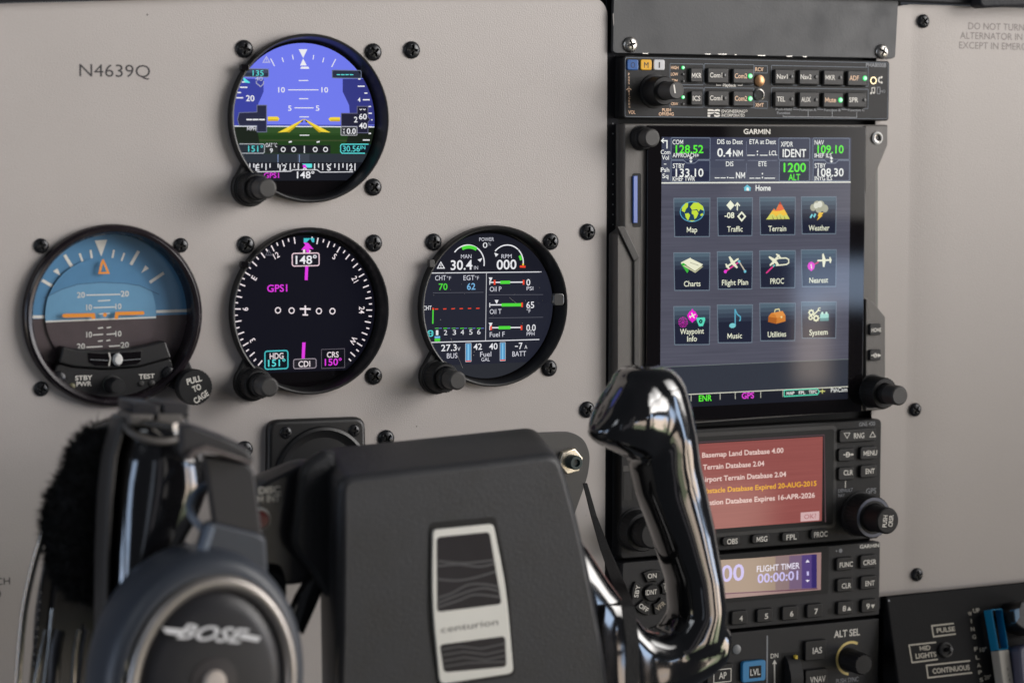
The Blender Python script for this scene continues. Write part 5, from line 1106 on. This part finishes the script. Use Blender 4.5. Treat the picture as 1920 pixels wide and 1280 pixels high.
# ------------------------------------------------------------------ control yoke
def pp(x, y, h): return PX.at(h).p(x, y)
HF = 172
org = pp(850, 1000, 120)
T = thing('control_yoke', 'black control yoke with grained vinyl centre pad, cream badge and glossy horns', 'control yoke', (org[0], -120, org[1]))
def hpoly(h, pts): return [pp(x, y, h) for x, y in pts]
def slab(mb, front, back, mat_f, mat_s, r=5.0, n=6, bev=2.6):
    """A moulded slab between a front outline (h, points) and a back outline with as many points."""
    hf, F = front; hb, Bk = back
    f = round_poly(hpoly(hf, F), r, n); g = round_poly(hpoly(hb, Bk), r, n)
    if area(f) < 0: f = f[::-1]; g = g[::-1]
    fi = inset(f, bev); fm = inset(f, bev*.3); N = len(f); d = (hf-hb)
    rings = [[(a, b, hb) for a, b in g], [(a, b, hf-bev) for a, b in f], [(a, b, hf-bev*.3) for a, b in fm], [(a, b, hf) for a, b in fi]]
    pts = [p for q in rings for p in q]
    fs = [(k*N+i, k*N+(i+1) % N, (k+1)*N+(i+1) % N, (k+1)*N+i) for k in range(3) for i in range(N)]
    mb.add(pts, fs[:N], mat_s, True); mb.add(pts, fs[N:], mat_f, True); mb.add(rings[3], [tuple(range(N))], mat_f)
mb = MB()
PF = [(634, 893), (1052, 846), (1080, 940), (1104, 1044), (1134, 1200), (1152, 1330), (630, 1330), (634, 1100)]
PB = [(560, 868), (1000, 806), (1010, 880), (1020, 980), (1040, 1120), (1050, 1260), (600, 1310), (590, 1090)]
slab(mb, (HF, PF), (HF-52, [(598, 842), (1008, 800), (1040, 900), (1050, 1000), (1060, 1120), (1070, 1240), (604, 1290), (600, 1060)]), PADM, PAD_SHADE, [7, 7, 30, 60, 60, 2, 2, 40], bev=3.6)
mb.build('centre_pad', T, sharp=45)
mb = MB()      # shoulder of the pad and the left spoke housing
slab(mb, (HF-24, [(566, 872), (612, 842), (632, 846), (632, 1140), (600, 1104), (585, 1072), (545, 1026)]), (HF-60, [(560, 868), (606, 840), (626, 846), (626, 1110), (585, 1084), (570, 1060), (530, 1016)]), PAD_SHADE, PAD_SHADE, [8, 10, 1, 1, 4, 6, 6], bev=3)
mb.build('pad_shoulder', T, sharp=45)
mb = MB()
slab(mb, (HF-34, [(470, 926), (502, 902), (566, 870), (612, 868), (612, 1080), (560, 1096), (506, 1098), (470, 1092)]), (HF-80, [(440, 918), (480, 890), (550, 860), (600, 858), (600, 1060), (540, 1080), (490, 1080), (450, 1074)]), HSETD, HSETD, 3, bev=1.5)
VL = View(440, 880, 140/1378, HF-34)
mb.vtext(VL, 'AP DISC', 150, 840, 385, 118, LEGW, .15, bold=.03); mb.vtext(VL, 'TRIM INT', 180, 840, 540, 118, LEGW, .15, bold=.03)
mb.build('switch_housing', T, sharp=45)
mb = MB(); ba, bb = pp(484, 972, HF-34)
mb.lathe(ba, bb, [(5.0, HF-35), (5.0, HF-32.5, WHITE), (4.2, HF-31.5, WHITE), (3.6, HF-32, WHITE), (3.5, HF-30, RED), (2.8, HF-29, RED), (0, HF-28.8, RED)], WHITE, 32); mb.build('push_button', T)
# badge
mb = MB(); VB_ = View(480, 760, 680/1674, HF)
o = [VB_.p(*q) for q in ((800, 540), (1105, 510), (1165, 800), (1195, 1245), (840, 1300), (790, 1000))]
mb.plate(round_poly(o[::-1], [14, 3, 3, 14, 3, 3]), HF-.5, HF+.25, RECESS)
o = [VB_.p(*q) for q in ((810, 572), (1090, 544), (1150, 840), (1184, 1232), (842, 1284), (806, 900))]
mb.plate(round_poly(o[::-1], [20, 3, 3, 20, 2, 2]), HF, HF+1.3, CREAM, .5)
VB2 = VB_.at(HF+1.35)
w1 = [(834, 606), (1078, 582), (1134, 915), (836, 952)]; w2 = [(848, 1102), (1150, 1062), (1156, 1204), (868, 1230)]
for w in (w1, w2): mb.face(round_poly([VB2.p(*q) for q in w], 1.8), HF+1.38, BADGEW)
for L in ([(836, 740), (930, 732), (1030, 742), (1104, 728)], [(836, 716), (960, 726), (1100, 712)], [(836, 800), (930, 806), (1020, 790), (1108, 764)], [(838, 886), (900, 866), (980, 826), (1060, 824), (1122, 836)], [(838, 910), (920, 878), (1000, 850), (1060, 842), (1126, 856)], [(838, 930), (930, 900), (1010, 872), (1128, 882)]):
    pts = []
    for i in range(len(L)-1):
        q0, q1, q2, q3 = L[max(i-1, 0)], L[i], L[i+1], L[min(i+2, len(L)-1)]
        for t in np.linspace(0, 1, 8)[:-1]:
            pts.append(tuple(.5*(2*q1[k]+(q2[k]-q0[k])*t+(2*q0[k]-5*q1[k]+4*q2[k]-q3[k])*t*t+(3*q1[k]-q0[k]-3*q2[k]+q3[k])*t**3) for k in (0, 1)))
    mb.vline(VB2, pts+[L[-1]], 9, WAVE, .08)
for L in ([(856, 1124), (940, 1110), (1040, 1120), (1150, 1096)], [(858, 1150), (960, 1134), (1060, 1146), (1152, 1126)], [(862, 1178), (960, 1160), (1060, 1172), (1154, 1152)], [(864, 1204), (980, 1186), (1154, 1180)]): mb.vline(VB2, L, 7, WAVE, .08)
aa, b_ = VB2.p(986, 1014); mb.put_text('centurion', aa, b_, VB2.wid(262, 986, 1014), VB2.len(30, 986, 1014), HF+1.42, pmat('badge_script', (.10, .09, .09), .5), -.004, .05)
mb.build('badge', T)
# right horn and spoke: one continuous glossy moulding
H0 = 148
def S2(x0, y0, x1, y1, h, bh): return (pp(x0, y0, h), pp(x1, y1, h), h, bh)
mb = MB()
mb.loft([S2(1215, 1222, 1352, 1200, H0, 16), S2(1262, 1150, 1352, 1140, H0, 16), S2(1256, 1090, 1346, 1080, H0, 16), S2(1226, 1000, 1332, 990, H0, 16), S2(1199, 930, 1318, 920, H0, 16), S2(1188, 880, 1305, 868, H0, 17),
         S2(1186, 830, 1297, 814, H0, 18), S2(1168, 780, 1287, 762, H0, 18), S2(1156, 735, 1276, 720, H0, 18), S2(1156, 708, 1266, 702, H0, 16), S2(1168, 692, 1254, 690, H0, 13), S2(1188, 685, 1238, 684, H0, 7)], GLOSSB, 32, 2.1)
mb.loft([S2(1250, 694, 1240, 884, H0, 17), S2(1215, 688, 1205, 874, H0, 19), S2(1185, 694, 1180, 860, H0+2, 20), S2(1158, 716, 1152, 846, H0+4, 18), S2(1134, 756, 1130, 836, H0+6, 14), S2(1118, 788, 1117, 828, H0+7, 9), S2(1110, 802, 1110, 820, H0+8, 4)], GLOSSB, 32, 2.2)
mb.loft([S2(1350, 1172, 1350, 1206, H0-4, 12), S2(1338, 1158, 1338, 1240, H0-3, 15), S2(1312, 1158, 1314, 1262, H0-3, 16), S2(1276, 1170, 1282, 1280, H0-2, 16), S2(1222, 1182, 1228, 1304, H0-1, 16), S2(1194, 1170, 1202, 1324, H0, 15), S2(1160, 1124, 1172, 1354, H0+1, 15), S2(1128, 1076, 1140, 1384, H0+1, 14), S2(1090, 1016, 1102, 1414, H0+2, 14), S2(1034, 953, 1044, 1424, H0+2, 14)], GLOSSB, 40, 3.4, .035)
o = mb.build('right_horn', T); o.name = 'horn'
fuse(o, 1.3, 14); o.data.materials.clear(); o.data.materials.append(YOKEG)
mb = MB()      # left horn
H1 = 150
mb.loft([S2(222, 800, 350, 800, H1, 22), S2(204, 850, 376, 850, H1, 24), S2(196, 900, 384, 904, H1, 24), S2(191, 960, 360, 966, H1, 24), S2(188, 1020, 324, 1026, H1, 24), S2(186, 1090, 296, 1096, H1, 24), S2(186, 1180, 300, 1180, H1, 24), S2(188, 1300, 330, 1300, H1, 24)], GLOSSB, 32, 2.4)
mb.loft([S2(226, 775, 345, 775, H1, 20), S2(212, 805, 346, 805, H1, 22)], GLOSSB, 32, 2.4)
mb.loft([S2(340, 1010, 300, 1150, H1-10, 12), S2(420, 1040, 400, 1180, H1-14, 13), S2(520, 1050, 520, 1150, H1-18, 14)], GLOSSB, 24, 2.4)
o = mb.build('horn', T); fuse(o, 1.3, 12); o.data.materials.clear(); o.data.materials.append(YOKEG)
mb = MB()      # grey seam strip at the horn's left edge
strip = [(S2(212+k, 784+0, 232+k, 778, H1+14, 3)) for k in (0,)]
mb.loft([S2(216, 782, 234, 776, H1+8, 8), S2(197, 850, 213, 850, H1+8, 9), S2(189, 930, 204, 930, H1+8, 9), S2(185, 1040, 198, 1040, H1+8, 9), S2(183, 1300, 196, 1300, H1+8, 9)], pmat('seam_grey', (.045, .042, .040), .45), 20, 3)
mb.build('seam_strip', T)
mb = MB()      # collar under the split switch
ca, cb = pp(290, 796, H1+18)
L = []; 
for t in range(0, 361, 12):
    w = math.radians(t); q = pp(290+54*math.cos(w), 797-26*math.sin(w), H1+16); L.append((q[0], q[1], H1+16+9*math.sin(-w)))
mb.tube(L, 1.5, BEZG, 10); mb.build('switch_collar', T)
for x0, x1 in ((242, 288), (294, 344)):
    mb = MB(); f = [(x0, 776), (x1, 777), (x1-1, 800), (x0+4, 798)]; g = [(x0, 752), (x1+1, 754), (x1, 779), (x0+1, 778)]
    A = hpoly(H1+22, f); Bq = hpoly(H1+12, g)
    mb.plate(round_poly(A[::-1], 1.2), H1+4, H1+22, BEZG, .8); mb.plate(round_poly(Bq[::-1], 1.0), H1-4, H1+20, HSETD, .8); mb.build('rocker_switch', T)
mb = MB(); L = [(*pp(x, y, h), h) for x, y, h in ((596, 1078, 132), (590, 1090, 140), (572, 1126, 144), (548, 1180, 146))]; mb.tube(L, [2.5, 4.6, 5.2, 5.2], YOKEG, 20); mb.build('trigger_switch', T)
mb = MB(); mb.tube([(*pp(830, 990, 112), 112), (*pp(700, 930, 0), 0)], 17, HSETD, 24); mb.tube([(*pp(700, 930, 4), 4), (*pp(706, 933, 10), 10)], 22, BLACK, 24); mb.build('control_shaft', T)

# ------------------------------------------------------------------ plates on the lower panel
mb = MB(); V = View(490, 760, 230/1920, 4.0)
o = [V.p(*q) for q in ((110, 232), (1640, 178), (1660, 1350), (100, 1400))]
mb.plate(round_poly(o[::-1], 6.0), -.2, 4.0, BLACK, 2.2, steps=5)
ca, cb = V.p(960, 1100); r = V.wid(1480, 960, 1100)/2
mb.lathe(ca, cb, [(r, 3.9), (r-.6, 5.2), (r-2.0, 5.8), (r-3.2, 4.8), (r-6, 3.95)], BLACK, 64)
o = mb.build('shaft_plate', origin=(ca, 0, cb)); tag(o, 'black moulded square plate with a round collar, on the panel behind the yoke pad', 'cover plate')
place_screw(proto_b, 537, 811, 3.6, 'black crosshead screw in the upper left corner of the moulded square plate', 'black screws of the moulded square plate', s=.72)
place_screw(proto_b, 665, 807, 3.6, 'black crosshead screw in the upper right corner of the moulded square plate', 'black screws of the moulded square plate', s=.72)
V = View(1000, 780, 180/1047, 2.0); mb = MB()
o = [V.p(*q) for q in ((-200, 200), (60, 180), (420, 170), (560, 250), (625, 420), (600, 640), (540, 820), (480, 990), (330, 1400), (-200, 1400))]
mb.plate(round_poly(o[::-1], 8), -.1, 2.0, pmat('grey_fitting_plate', (.060, .058, .056), .5, bump=.15, bscale=1500), .4)
o = mb.build('fitting_plate', origin=(*[V.p(400, 500)[0]], 0, V.p(400, 500)[1])); tag(o, 'smooth grey rounded plate on the panel behind the right edge of the yoke pad', 'cover plate')
na, nb = V.p(386, 486)
T2 = thing('cable_fitting', 'pale brass hexagon nut with a dark threaded stub on the grey rounded plate', 'fitting', (na, -2, nb))
mb = MB(); mb.plate([(na+7.0*math.cos(math.radians(60*i+12)), nb+7.0*math.sin(math.radians(60*i+12))) for i in range(6)], 2, 5.0, pmat('pale_brass', (.86, .78, .62), .35, metal=.8, rvar=.1, vscale=400), .6); mb.build('hex_nut', T2)
mb = MB(); mb.lathe(na, nb, [(3.7, 5), (3.7, 10.5), (3.3, 11.2), (2.0, 11.2), (1.8, 9.6), (0, 9.6)], pmat('dark_green_stub', (.03, .05, .05), .35), 24); mb.build('threaded_stub', T2)

# strap hanging from the fitting to below the yoke
mb = MB()
L = [(*pp(x, y, h), h) for x, y, h in ((1096, 905, 14), (1112, 965, 30), (1134, 1030, 60), (1158, 1090, 120), (1176, 1135, 170), (1184, 1200, 176), (1184, 1330, 176))]
def strap(mb, L, ws, mat, th=1.2):
    for i, (p, w) in enumerate(zip(L, ws)): pass
    V_ = []
    for (a, b, h), w in zip(L, ws): V_ += [(a-w/2, b, h), (a+w/2, b, h), (a+w/2, b-.3, h+th), (a-w/2, b-.3, h+th)]
    N = len(L); mb.add(V_, [(i*4+k, i*4+(k+1) % 4, i*4+4+(k+1) % 4, i*4+4+k) for i in range(N-1) for k in range(4)], mat, False)
strap(mb, L, [2.2, 3, 5, 6, 6.2, 6.4, 6.6], STRAP)
o = mb.build('strap', origin=(*[L[0][0]], -14, L[0][1])); tag(o, 'black woven strap running down from the panel in front of the yoke spoke', 'strap')

# ------------------------------------------------------------------ headset hanging on the left horn
org = pp(395, 1290, 215)
T = thing('headset', 'black aviation headset with oval ear cup and sheepskin band, hung over the left yoke horn', 'headset', (org[0], -215, org[1]))
HC = 222; kx = .238*.93; cx, cz = pp(393, 1285, HC)
rot = math.radians(-7)
def oval(mb, prof, mat, seg=96, dx=0): mb.lathe(cx+dx, cz, prof, mat, seg, sx=.775, sz=1.0, rot=rot)
mb = MB(); oval(mb, [(46, HC-34), (50.5, HC-30), (52.5, HC-20), (52.5, HC-6), (51.4, HC-1), (49.4, HC+2.2), (46, HC+3.6), (43.6, HC+3.4), (43.0, HC+1)], HSET, dx=-1.5); mb.f.pop(); cup = mb.build('ear_cup', T, sharp=60)
mb = MB(); oval(mb, [(44.0, HC+1), (43.6, HC+4.2), (42.4, HC+5.6), (40.4, HC+5.8), (38.2, HC+4.6), (37.4, HC+2)], HRING); mb.f.pop(); mb.build('trim_ring', cup, sharp=60)
mb = MB(); oval(mb, [(37.8, HC+1.5), (37.0, HC+3.0), (30, HC+4.2), (18, HC+5.2), (0, HC+5.6)], pmat('ear_cup_face', (.022, .022, .026), .38, bump=.1, bscale=1500, rvar=.06, vscale=50), 96); mb.build('cup_face', cup, sharp=60)
VH = View(180, 1040, .21875, HC+6.0)
mb = MB(); rl = math.radians(-9.5); aa, b_ = VH.p(1005, 672)
mb.put_text('BOSE', aa, b_, VH.wid(620, 1005, 672), VH.len(122, 1005, 672), HC+6.2, HLOGO, .022, rl, .45)
P = [VH.p(*q) for q in ((568, 618), (760, 636), (742, 690), (600, 668))]; mb.face(P, HC+6.1, HLOGO)
P = [VH.p(*q) for q in ((1250, 664), (1415, 702), (1385, 742), (1240, 716))]; mb.face(P, HC+6.1, HLOGO)
mb.build('logo', cup)
HUBM = pmat('hub_pale', (.66, .58, .52), .4); mb = MB(); da, db = VH.p(1015, 1085); mb.lathe(da, db, [(9.5, HC+5), (9.2, HC+5.8), (4.6, HC+6.2), (4.4, HC+7.2, HUBM), (3.6, HC+8.0, HUBM), (0, HC+8.3, HUBM)], pmat('hub_dark', (.045, .04, .042), .4), 40); mb.build('hub', cup)
# yoke of the cup, slider and arm
HA = 208
mb = MB(); f = [(384, 984), (396, 978), (486, 1000), (500, 1010), (506, 1110), (352, 1110)]
slab(mb, (HA+6, f), (HA-10, [(378, 980), (392, 972), (482, 990), (496, 1000), (500, 1100), (346, 1100)]), HSET, HSETD, 1.5, bev=1.4)
L = [(*pp(x, y, HA+7), HA+7) for x, y in ((395, 985), (376, 1040), (366, 1068))]; mb.tube(L, [1.9, 2.4, 2.4], pmat('slate_edge', (.12, .15, .20), .35), 10)
mb.build('cup_yoke', T, sharp=50)
mb = MB(); f = [(384, 854), (432, 862), (470, 872), (478, 884), (494, 1012), (416, 1000), (402, 984)]
slab(mb, (HA+2, f), (HA-5, [(378, 850), (428, 856), (466, 866), (474, 878), (488, 1004), (410, 990), (396, 974)]), HSETD, HSETD, 1.5, bev=1)
mb.build('slider', T, sharp=50)
mb = MB(); f = [(338, 796), (360, 797), (420, 820), (466, 842), (478, 858), (474, 870), (430, 860), (390, 846), (366, 850), (350, 868), (340, 850)]
slab(mb, (HA+8, f), (HA-8, [(332, 792), (354, 792), (414, 814), (460, 836), (472, 850), (468, 862), (424, 852), (384, 838), (360, 842), (344, 860), (334, 842)]), HSETD, HSETD, 1.2, bev=1.2)
mb.tube([(*pp(x, y, HA+9), HA+9) for x, y in ((352, 862), (364, 846), (386, 840), (430, 854), (472, 868))], [1.4, 1.5, 1.2, .9, .7], pmat('arm_edge', (.13, .11, .105), .4), 8)
mb.build('headband_arm', T, sharp=50)
# headband: metal spring strip, ribs, pad
def rail(mb, pts, r, mat, seg=8, n=5):
    P = []
    for i in range(len(pts)-1):
        p0 = pts[max(i-1, 0)]; p1 = pts[i]; p2 = pts[i+1]; p3 = pts[min(i+2, len(pts)-1)]
        for t in np.linspace(0, 1, n, endpoint=False):
            P.append(tuple(.5*((2*p1[k])+(-p0[k]+p2[k])*t+(2*p0[k]-5*p1[k]+4*p2[k]-p3[k])*t*t+(-p0[k]+3*p1[k]-3*p2[k]+p3[k])*t**3) for k in range(3)))
    P.append(pts[-1]); mb.tube([(*pp(x, y, h), h) for x, y, h in P], r, mat, seg)
CHR = pmat('headband_spring', (.26, .25, .23), .22, metal=.9, rvar=.06, vscale=90)
band = [(330, 800, 190), (250, 792, 165), (180, 805, 140), (138, 850, 122), (108, 930, 110), (78, 1010, 104), (56, 1090, 100), (42, 1170, 98), (32, 1300, 98)]
mb = MB(); rail(mb, band, 1.6, CHR, 10)
for dx, r in ((12, 1.5), (24, 1.3)): rail(mb, [(x+dx*(1+.004*(y-850)), y+6, h-4) for x, y, h in band[3:]], r, HSETD, 8)
P0 = [(x, y, h-3) for x, y, h in band[2:]]
mb.build('headband', T, sharp=60)
mb = MB()
VV = []
for i, (x, y, h) in enumerate([(170, 800, 128), (140, 850, 118), (122, 930, 108), (100, 1010, 102), (82, 1090, 98), (66, 1170, 96), (52, 1300, 96)]):
    w = [40, 60, 90, 110, 120, 128, 130][i]
    VV += [(*pp(x, y, h), h), (*pp(x+w, y, h-14), h-14)]
n = len(VV)//2; mb.add(VV, [(2*i, 2*i+1, 2*i+3, 2*i+2) for i in range(n-1)], pmat('headband_lining', (.014, .013, .013), .5), True)
for k, (x0, x1, mt, r) in enumerate(((78, 62, CHR, .9), (92, 82, CHR, 1.3), (140, 136, CHR, 1.2), (154, 148, HSETD, 1.2), (104, 98, HSETD, 3.0))):
    rail(mb, [(x0+8, 1180-(40 if k == 1 else 0), 112), (x0, 1220, 113), (x1, 1300, 114)], r, mt, 8)
rr = random.Random(3)
for i in range(26):
    y = 1110+i*5.5; x = 76-(y-1110)*.10; q = pp(x, y, 110); mb.lathe(q[0], q[1], [(.55, 109), (.5, 111.5), (0, 111.8)], CHR if i % 3 == 0 else HSETD, 8)
    if i > 8: q = pp(160-(y-1110)*.08, y+14, 110); mb.lathe(q[0], q[1], [(.8, 109), (.7, 111.5), (0, 111.8)], HSETD, 8)
mb.build('adjuster_rails', T, sharp=60)
# sheepskin: a padded core under thousands of short fibres
mb = MB(); core = [S2(172, 806, 212, 784, 142, 8), S2(136, 838, 214, 822, 140, 12), S2(131, 868, 214, 852, 136, 14), S2(114, 902, 212, 892, 134, 15), S2(92, 936, 208, 934, 132, 16), S2(86, 975, 204, 975, 130, 16), S2(86, 1015, 200, 1018, 128, 15), S2(96, 1060, 198, 1070, 126, 13), S2(114, 1095, 190, 1106, 124, 9), S2(140, 1120, 170, 1130, 124, 4)]
mb.loft(core, FUR, 24, 2.0)
cv = list(mb.v); cf = list(mb.f); rnd = random.Random(11)
vs, fs = [], []
for f, _, _ in cf:
    if len(f) != 4: continue
    q = [np.array(cv[i]) for i in f]; c = sum(q)/4; nn = np.cross(q[1]-q[0], q[3]-q[0]); l = np.linalg.norm(nn)
    if l < 1e-9: continue
    nn = nn/l; 
    ctr = None
    for _k in range(int(min(70, l/2.0*2.2)+8)):
        u, v = rnd.random(), rnd.random(); p = q[0]*(1-u)*(1-v)+q[1]*u*(1-v)+q[2]*u*v+q[3]*(1-u)*v
        d = nn+np.array([rnd.gauss(0, .55), rnd.gauss(0, .55), rnd.gauss(0, .55)]); d = d/np.linalg.norm(d); L_ = rnd.uniform(2.2, 5.0)
        s = np.cross(d, [rnd.gauss(0, 1), rnd.gauss(0, 1), rnd.gauss(0, 1)]); s = s/np.linalg.norm(s)*.22
        bnd = np.array([rnd.gauss(0, .9), rnd.gauss(0, .9), rnd.gauss(0, .9)])
        k = len(vs); vs += [p-s, p+s, p+d*L_*.55+s*.7+bnd*.4, p+d*L_*.55-s*.7+bnd*.4, p+d*L_+bnd]; fs += [(k, k+1, k+2, k+3), (k+3, k+2, k+4)]
# make the fibres grow outwards
cc = sum(np.array(v) for v in cv)/len(cv)
mb.add(vs, fs, FUR, False, raw=True)
mb.build('sheepskin_pad', T, recalc=False)
mb = MB(); rail(mb, [(398, 905, 196), (370, 920, 198), (356, 945, 200), (362, 970, 204), (384, 995, 208), (396, 1010, 210)], 1.6, pmat('slate_edge', (.12, .15, .20), .35), 10); mb.build('cable', T)

# ------------------------------------------------------------------ lower console with the flap lever
tl = pp(1664, 1116, 6); zc = tl[1]; tilt = math.radians(15)
CF_ = Frame(O=(0, -6, zc), ex=(1, 0, 0), ez=(0, math.sin(tilt), math.cos(tilt)))
VC = View(1660, 1080, .15625, 0.0, CF_)
a0 = VC.p(6, 240)[0]
T = thing('lower_console', 'black lower console with cream switch labels and a flap position scale', 'console', tuple(CF_.to3(a0+40, -30, 0)))
mb = MB(CF_)
mb.plate([(a0+1, -140), (1010, -140), (1010, 1.5), (a0, 0)], -14, 0, CONS, 1.2)
mb.vdisc(VC, 42, 290, 14, LEGG, .1, 12)
def cuff(u0, u1, v0, v1, sk, txt, w=18):
    """A cream bracket label open at its right side."""
    dv = lambda u: -.105*(u-u0)
    P = [(u1-14, v0+dv(u1)), (u0, v0), (u0+sk, v1), (u1+10, v1+dv(u1)-4)]
    mb.vline(VC, P, w, LBL, .12)
cuff(556, 834, 592, 722, 22, ''); cuff(284, 620, 824, 1032, 36, ''); cuff(492, 1030, 1066, 1214, 20, '')
for t, u0, u1, v, c in (('PULSE', 612, 834, 638, 52), ('MID', 410, 540, 858, 52), ('LIGHTS', 360, 612, 944, 56), ('CONTINUOUS', 562, 1014, 1112, 58)): mb.vtext(VC, t, u0, u1, v, c, LBL, .15, bold=.03)
for i, (t, u, v) in enumerate((('W', 1014, 446), ('I', 1030, 534), ('N', 1046, 630), ('G', 1064, 724), ('F', 1086, 870), ('L', 1104, 970), ('A', 1120, 1066), ('P', 1136, 1148), ('S', 1152, 1240))): mb.vtext(VC, t, u-(22 if t not in 'I' else 5), u+(22 if t not in 'I' else 5), v, 46, LBL, .15, bold=.02)
for t, u0, u1, v in (('UP', 1052, 1130, 408), ('10°', 1132, 1216, 876), ('20°', 1186, 1270, 1208)): mb.vtext(VC, t, u0, u1, v, 48, LBL, .15, bold=.02)
sl = [VC.p(*q) for q in ((1206, 400), (1290, 392), (1420, 1500), (1330, 1500))]; mb.plate(sl[::-1], -.1, .15, RECESS)
mb.build('console_body', T)
mb = MB(CF_); ta, tb = VC.p(716, 880); R = VC.wid(150, 716, 880)/2
mb.lathe(ta, tb, [(R, 0), (R, 1.6, CAPGREY), (R*.72, 2.2, CAPGREY), (R*.66, 1.4, RECESS), (R*.3, 1.4, RECESS), (R*.3, 6, BLACK), (0, 6.4, BLACK)], CAPGREY, 32); mb.build('toggle_switch', T)
VC6 = VC.at(9.0)
T = thing('flap_lever', 'flap lever with blue upper and cream lower band in the slot of the lower console', 'lever', tuple(CF_.to3(*VC6.p(1390, 700), 0)))
mb = MB(CF_)
o = [VC6.p(*q) for q in ((1270, 396), (1408, 384), (1482, 870), (1356, 884))]; mb.plate(round_poly(o[::-1], .5), 2, 9, BLUEL, .5); mb.build('blue_band', T)
mb = MB(CF_)
o = [VC6.p(*q) for q in ((1357, 890), (1483, 876), (1572, 1460), (1440, 1480))]; mb.plate(round_poly(o[::-1], .3), 2, 9, pmat('cream_band', (.50, .47, .41), .5, var=.1, vscale=80), .5)
for t, v in (('0', 1110), ('/', 1180), ('4', 1240)): mb.vtext(VC6, t, 1456+(v-1110)*.16, 1476+(v-1110)*.16, v, 34, INK, .1)
mb.build('cream_band', T)
VC14 = View(1670, 1080, .15625, 16.0, CF_); mb = MB(CF_)
o = [VC14.p(*q) for q in ((1470, 410), (1540, 375), (1560, 290), (1800, 260), (1800, 700), (1600, 640), (1500, 570))]; mb.plate(round_poly(o[::-1], 2), 0, 16, BLACK, 1.0)
o = [VC14.p(*q) for q in ((1480, 400), (1542, 380), (1548, 490), (1500, 560))]; mb.plate(o[::-1], 12, 16.2, pmat('blue_tab', (.06, .16, .28), .4), .3)
mb.plate(round_poly([VC14.p(*q) for q in ((1548, 850), (1680, 800), (1800, 780), (1800, 1500), (1600, 1500))][::-1], 3), 0, 15, pmat('blue_grey_grip', (.10, .10, .15), .4), 1.5)
mb.build('flap_handle', T)

for ob in list(bpy.data.objects):
    for k in ('_o', 'used'):
        if k in ob: del ob[k]
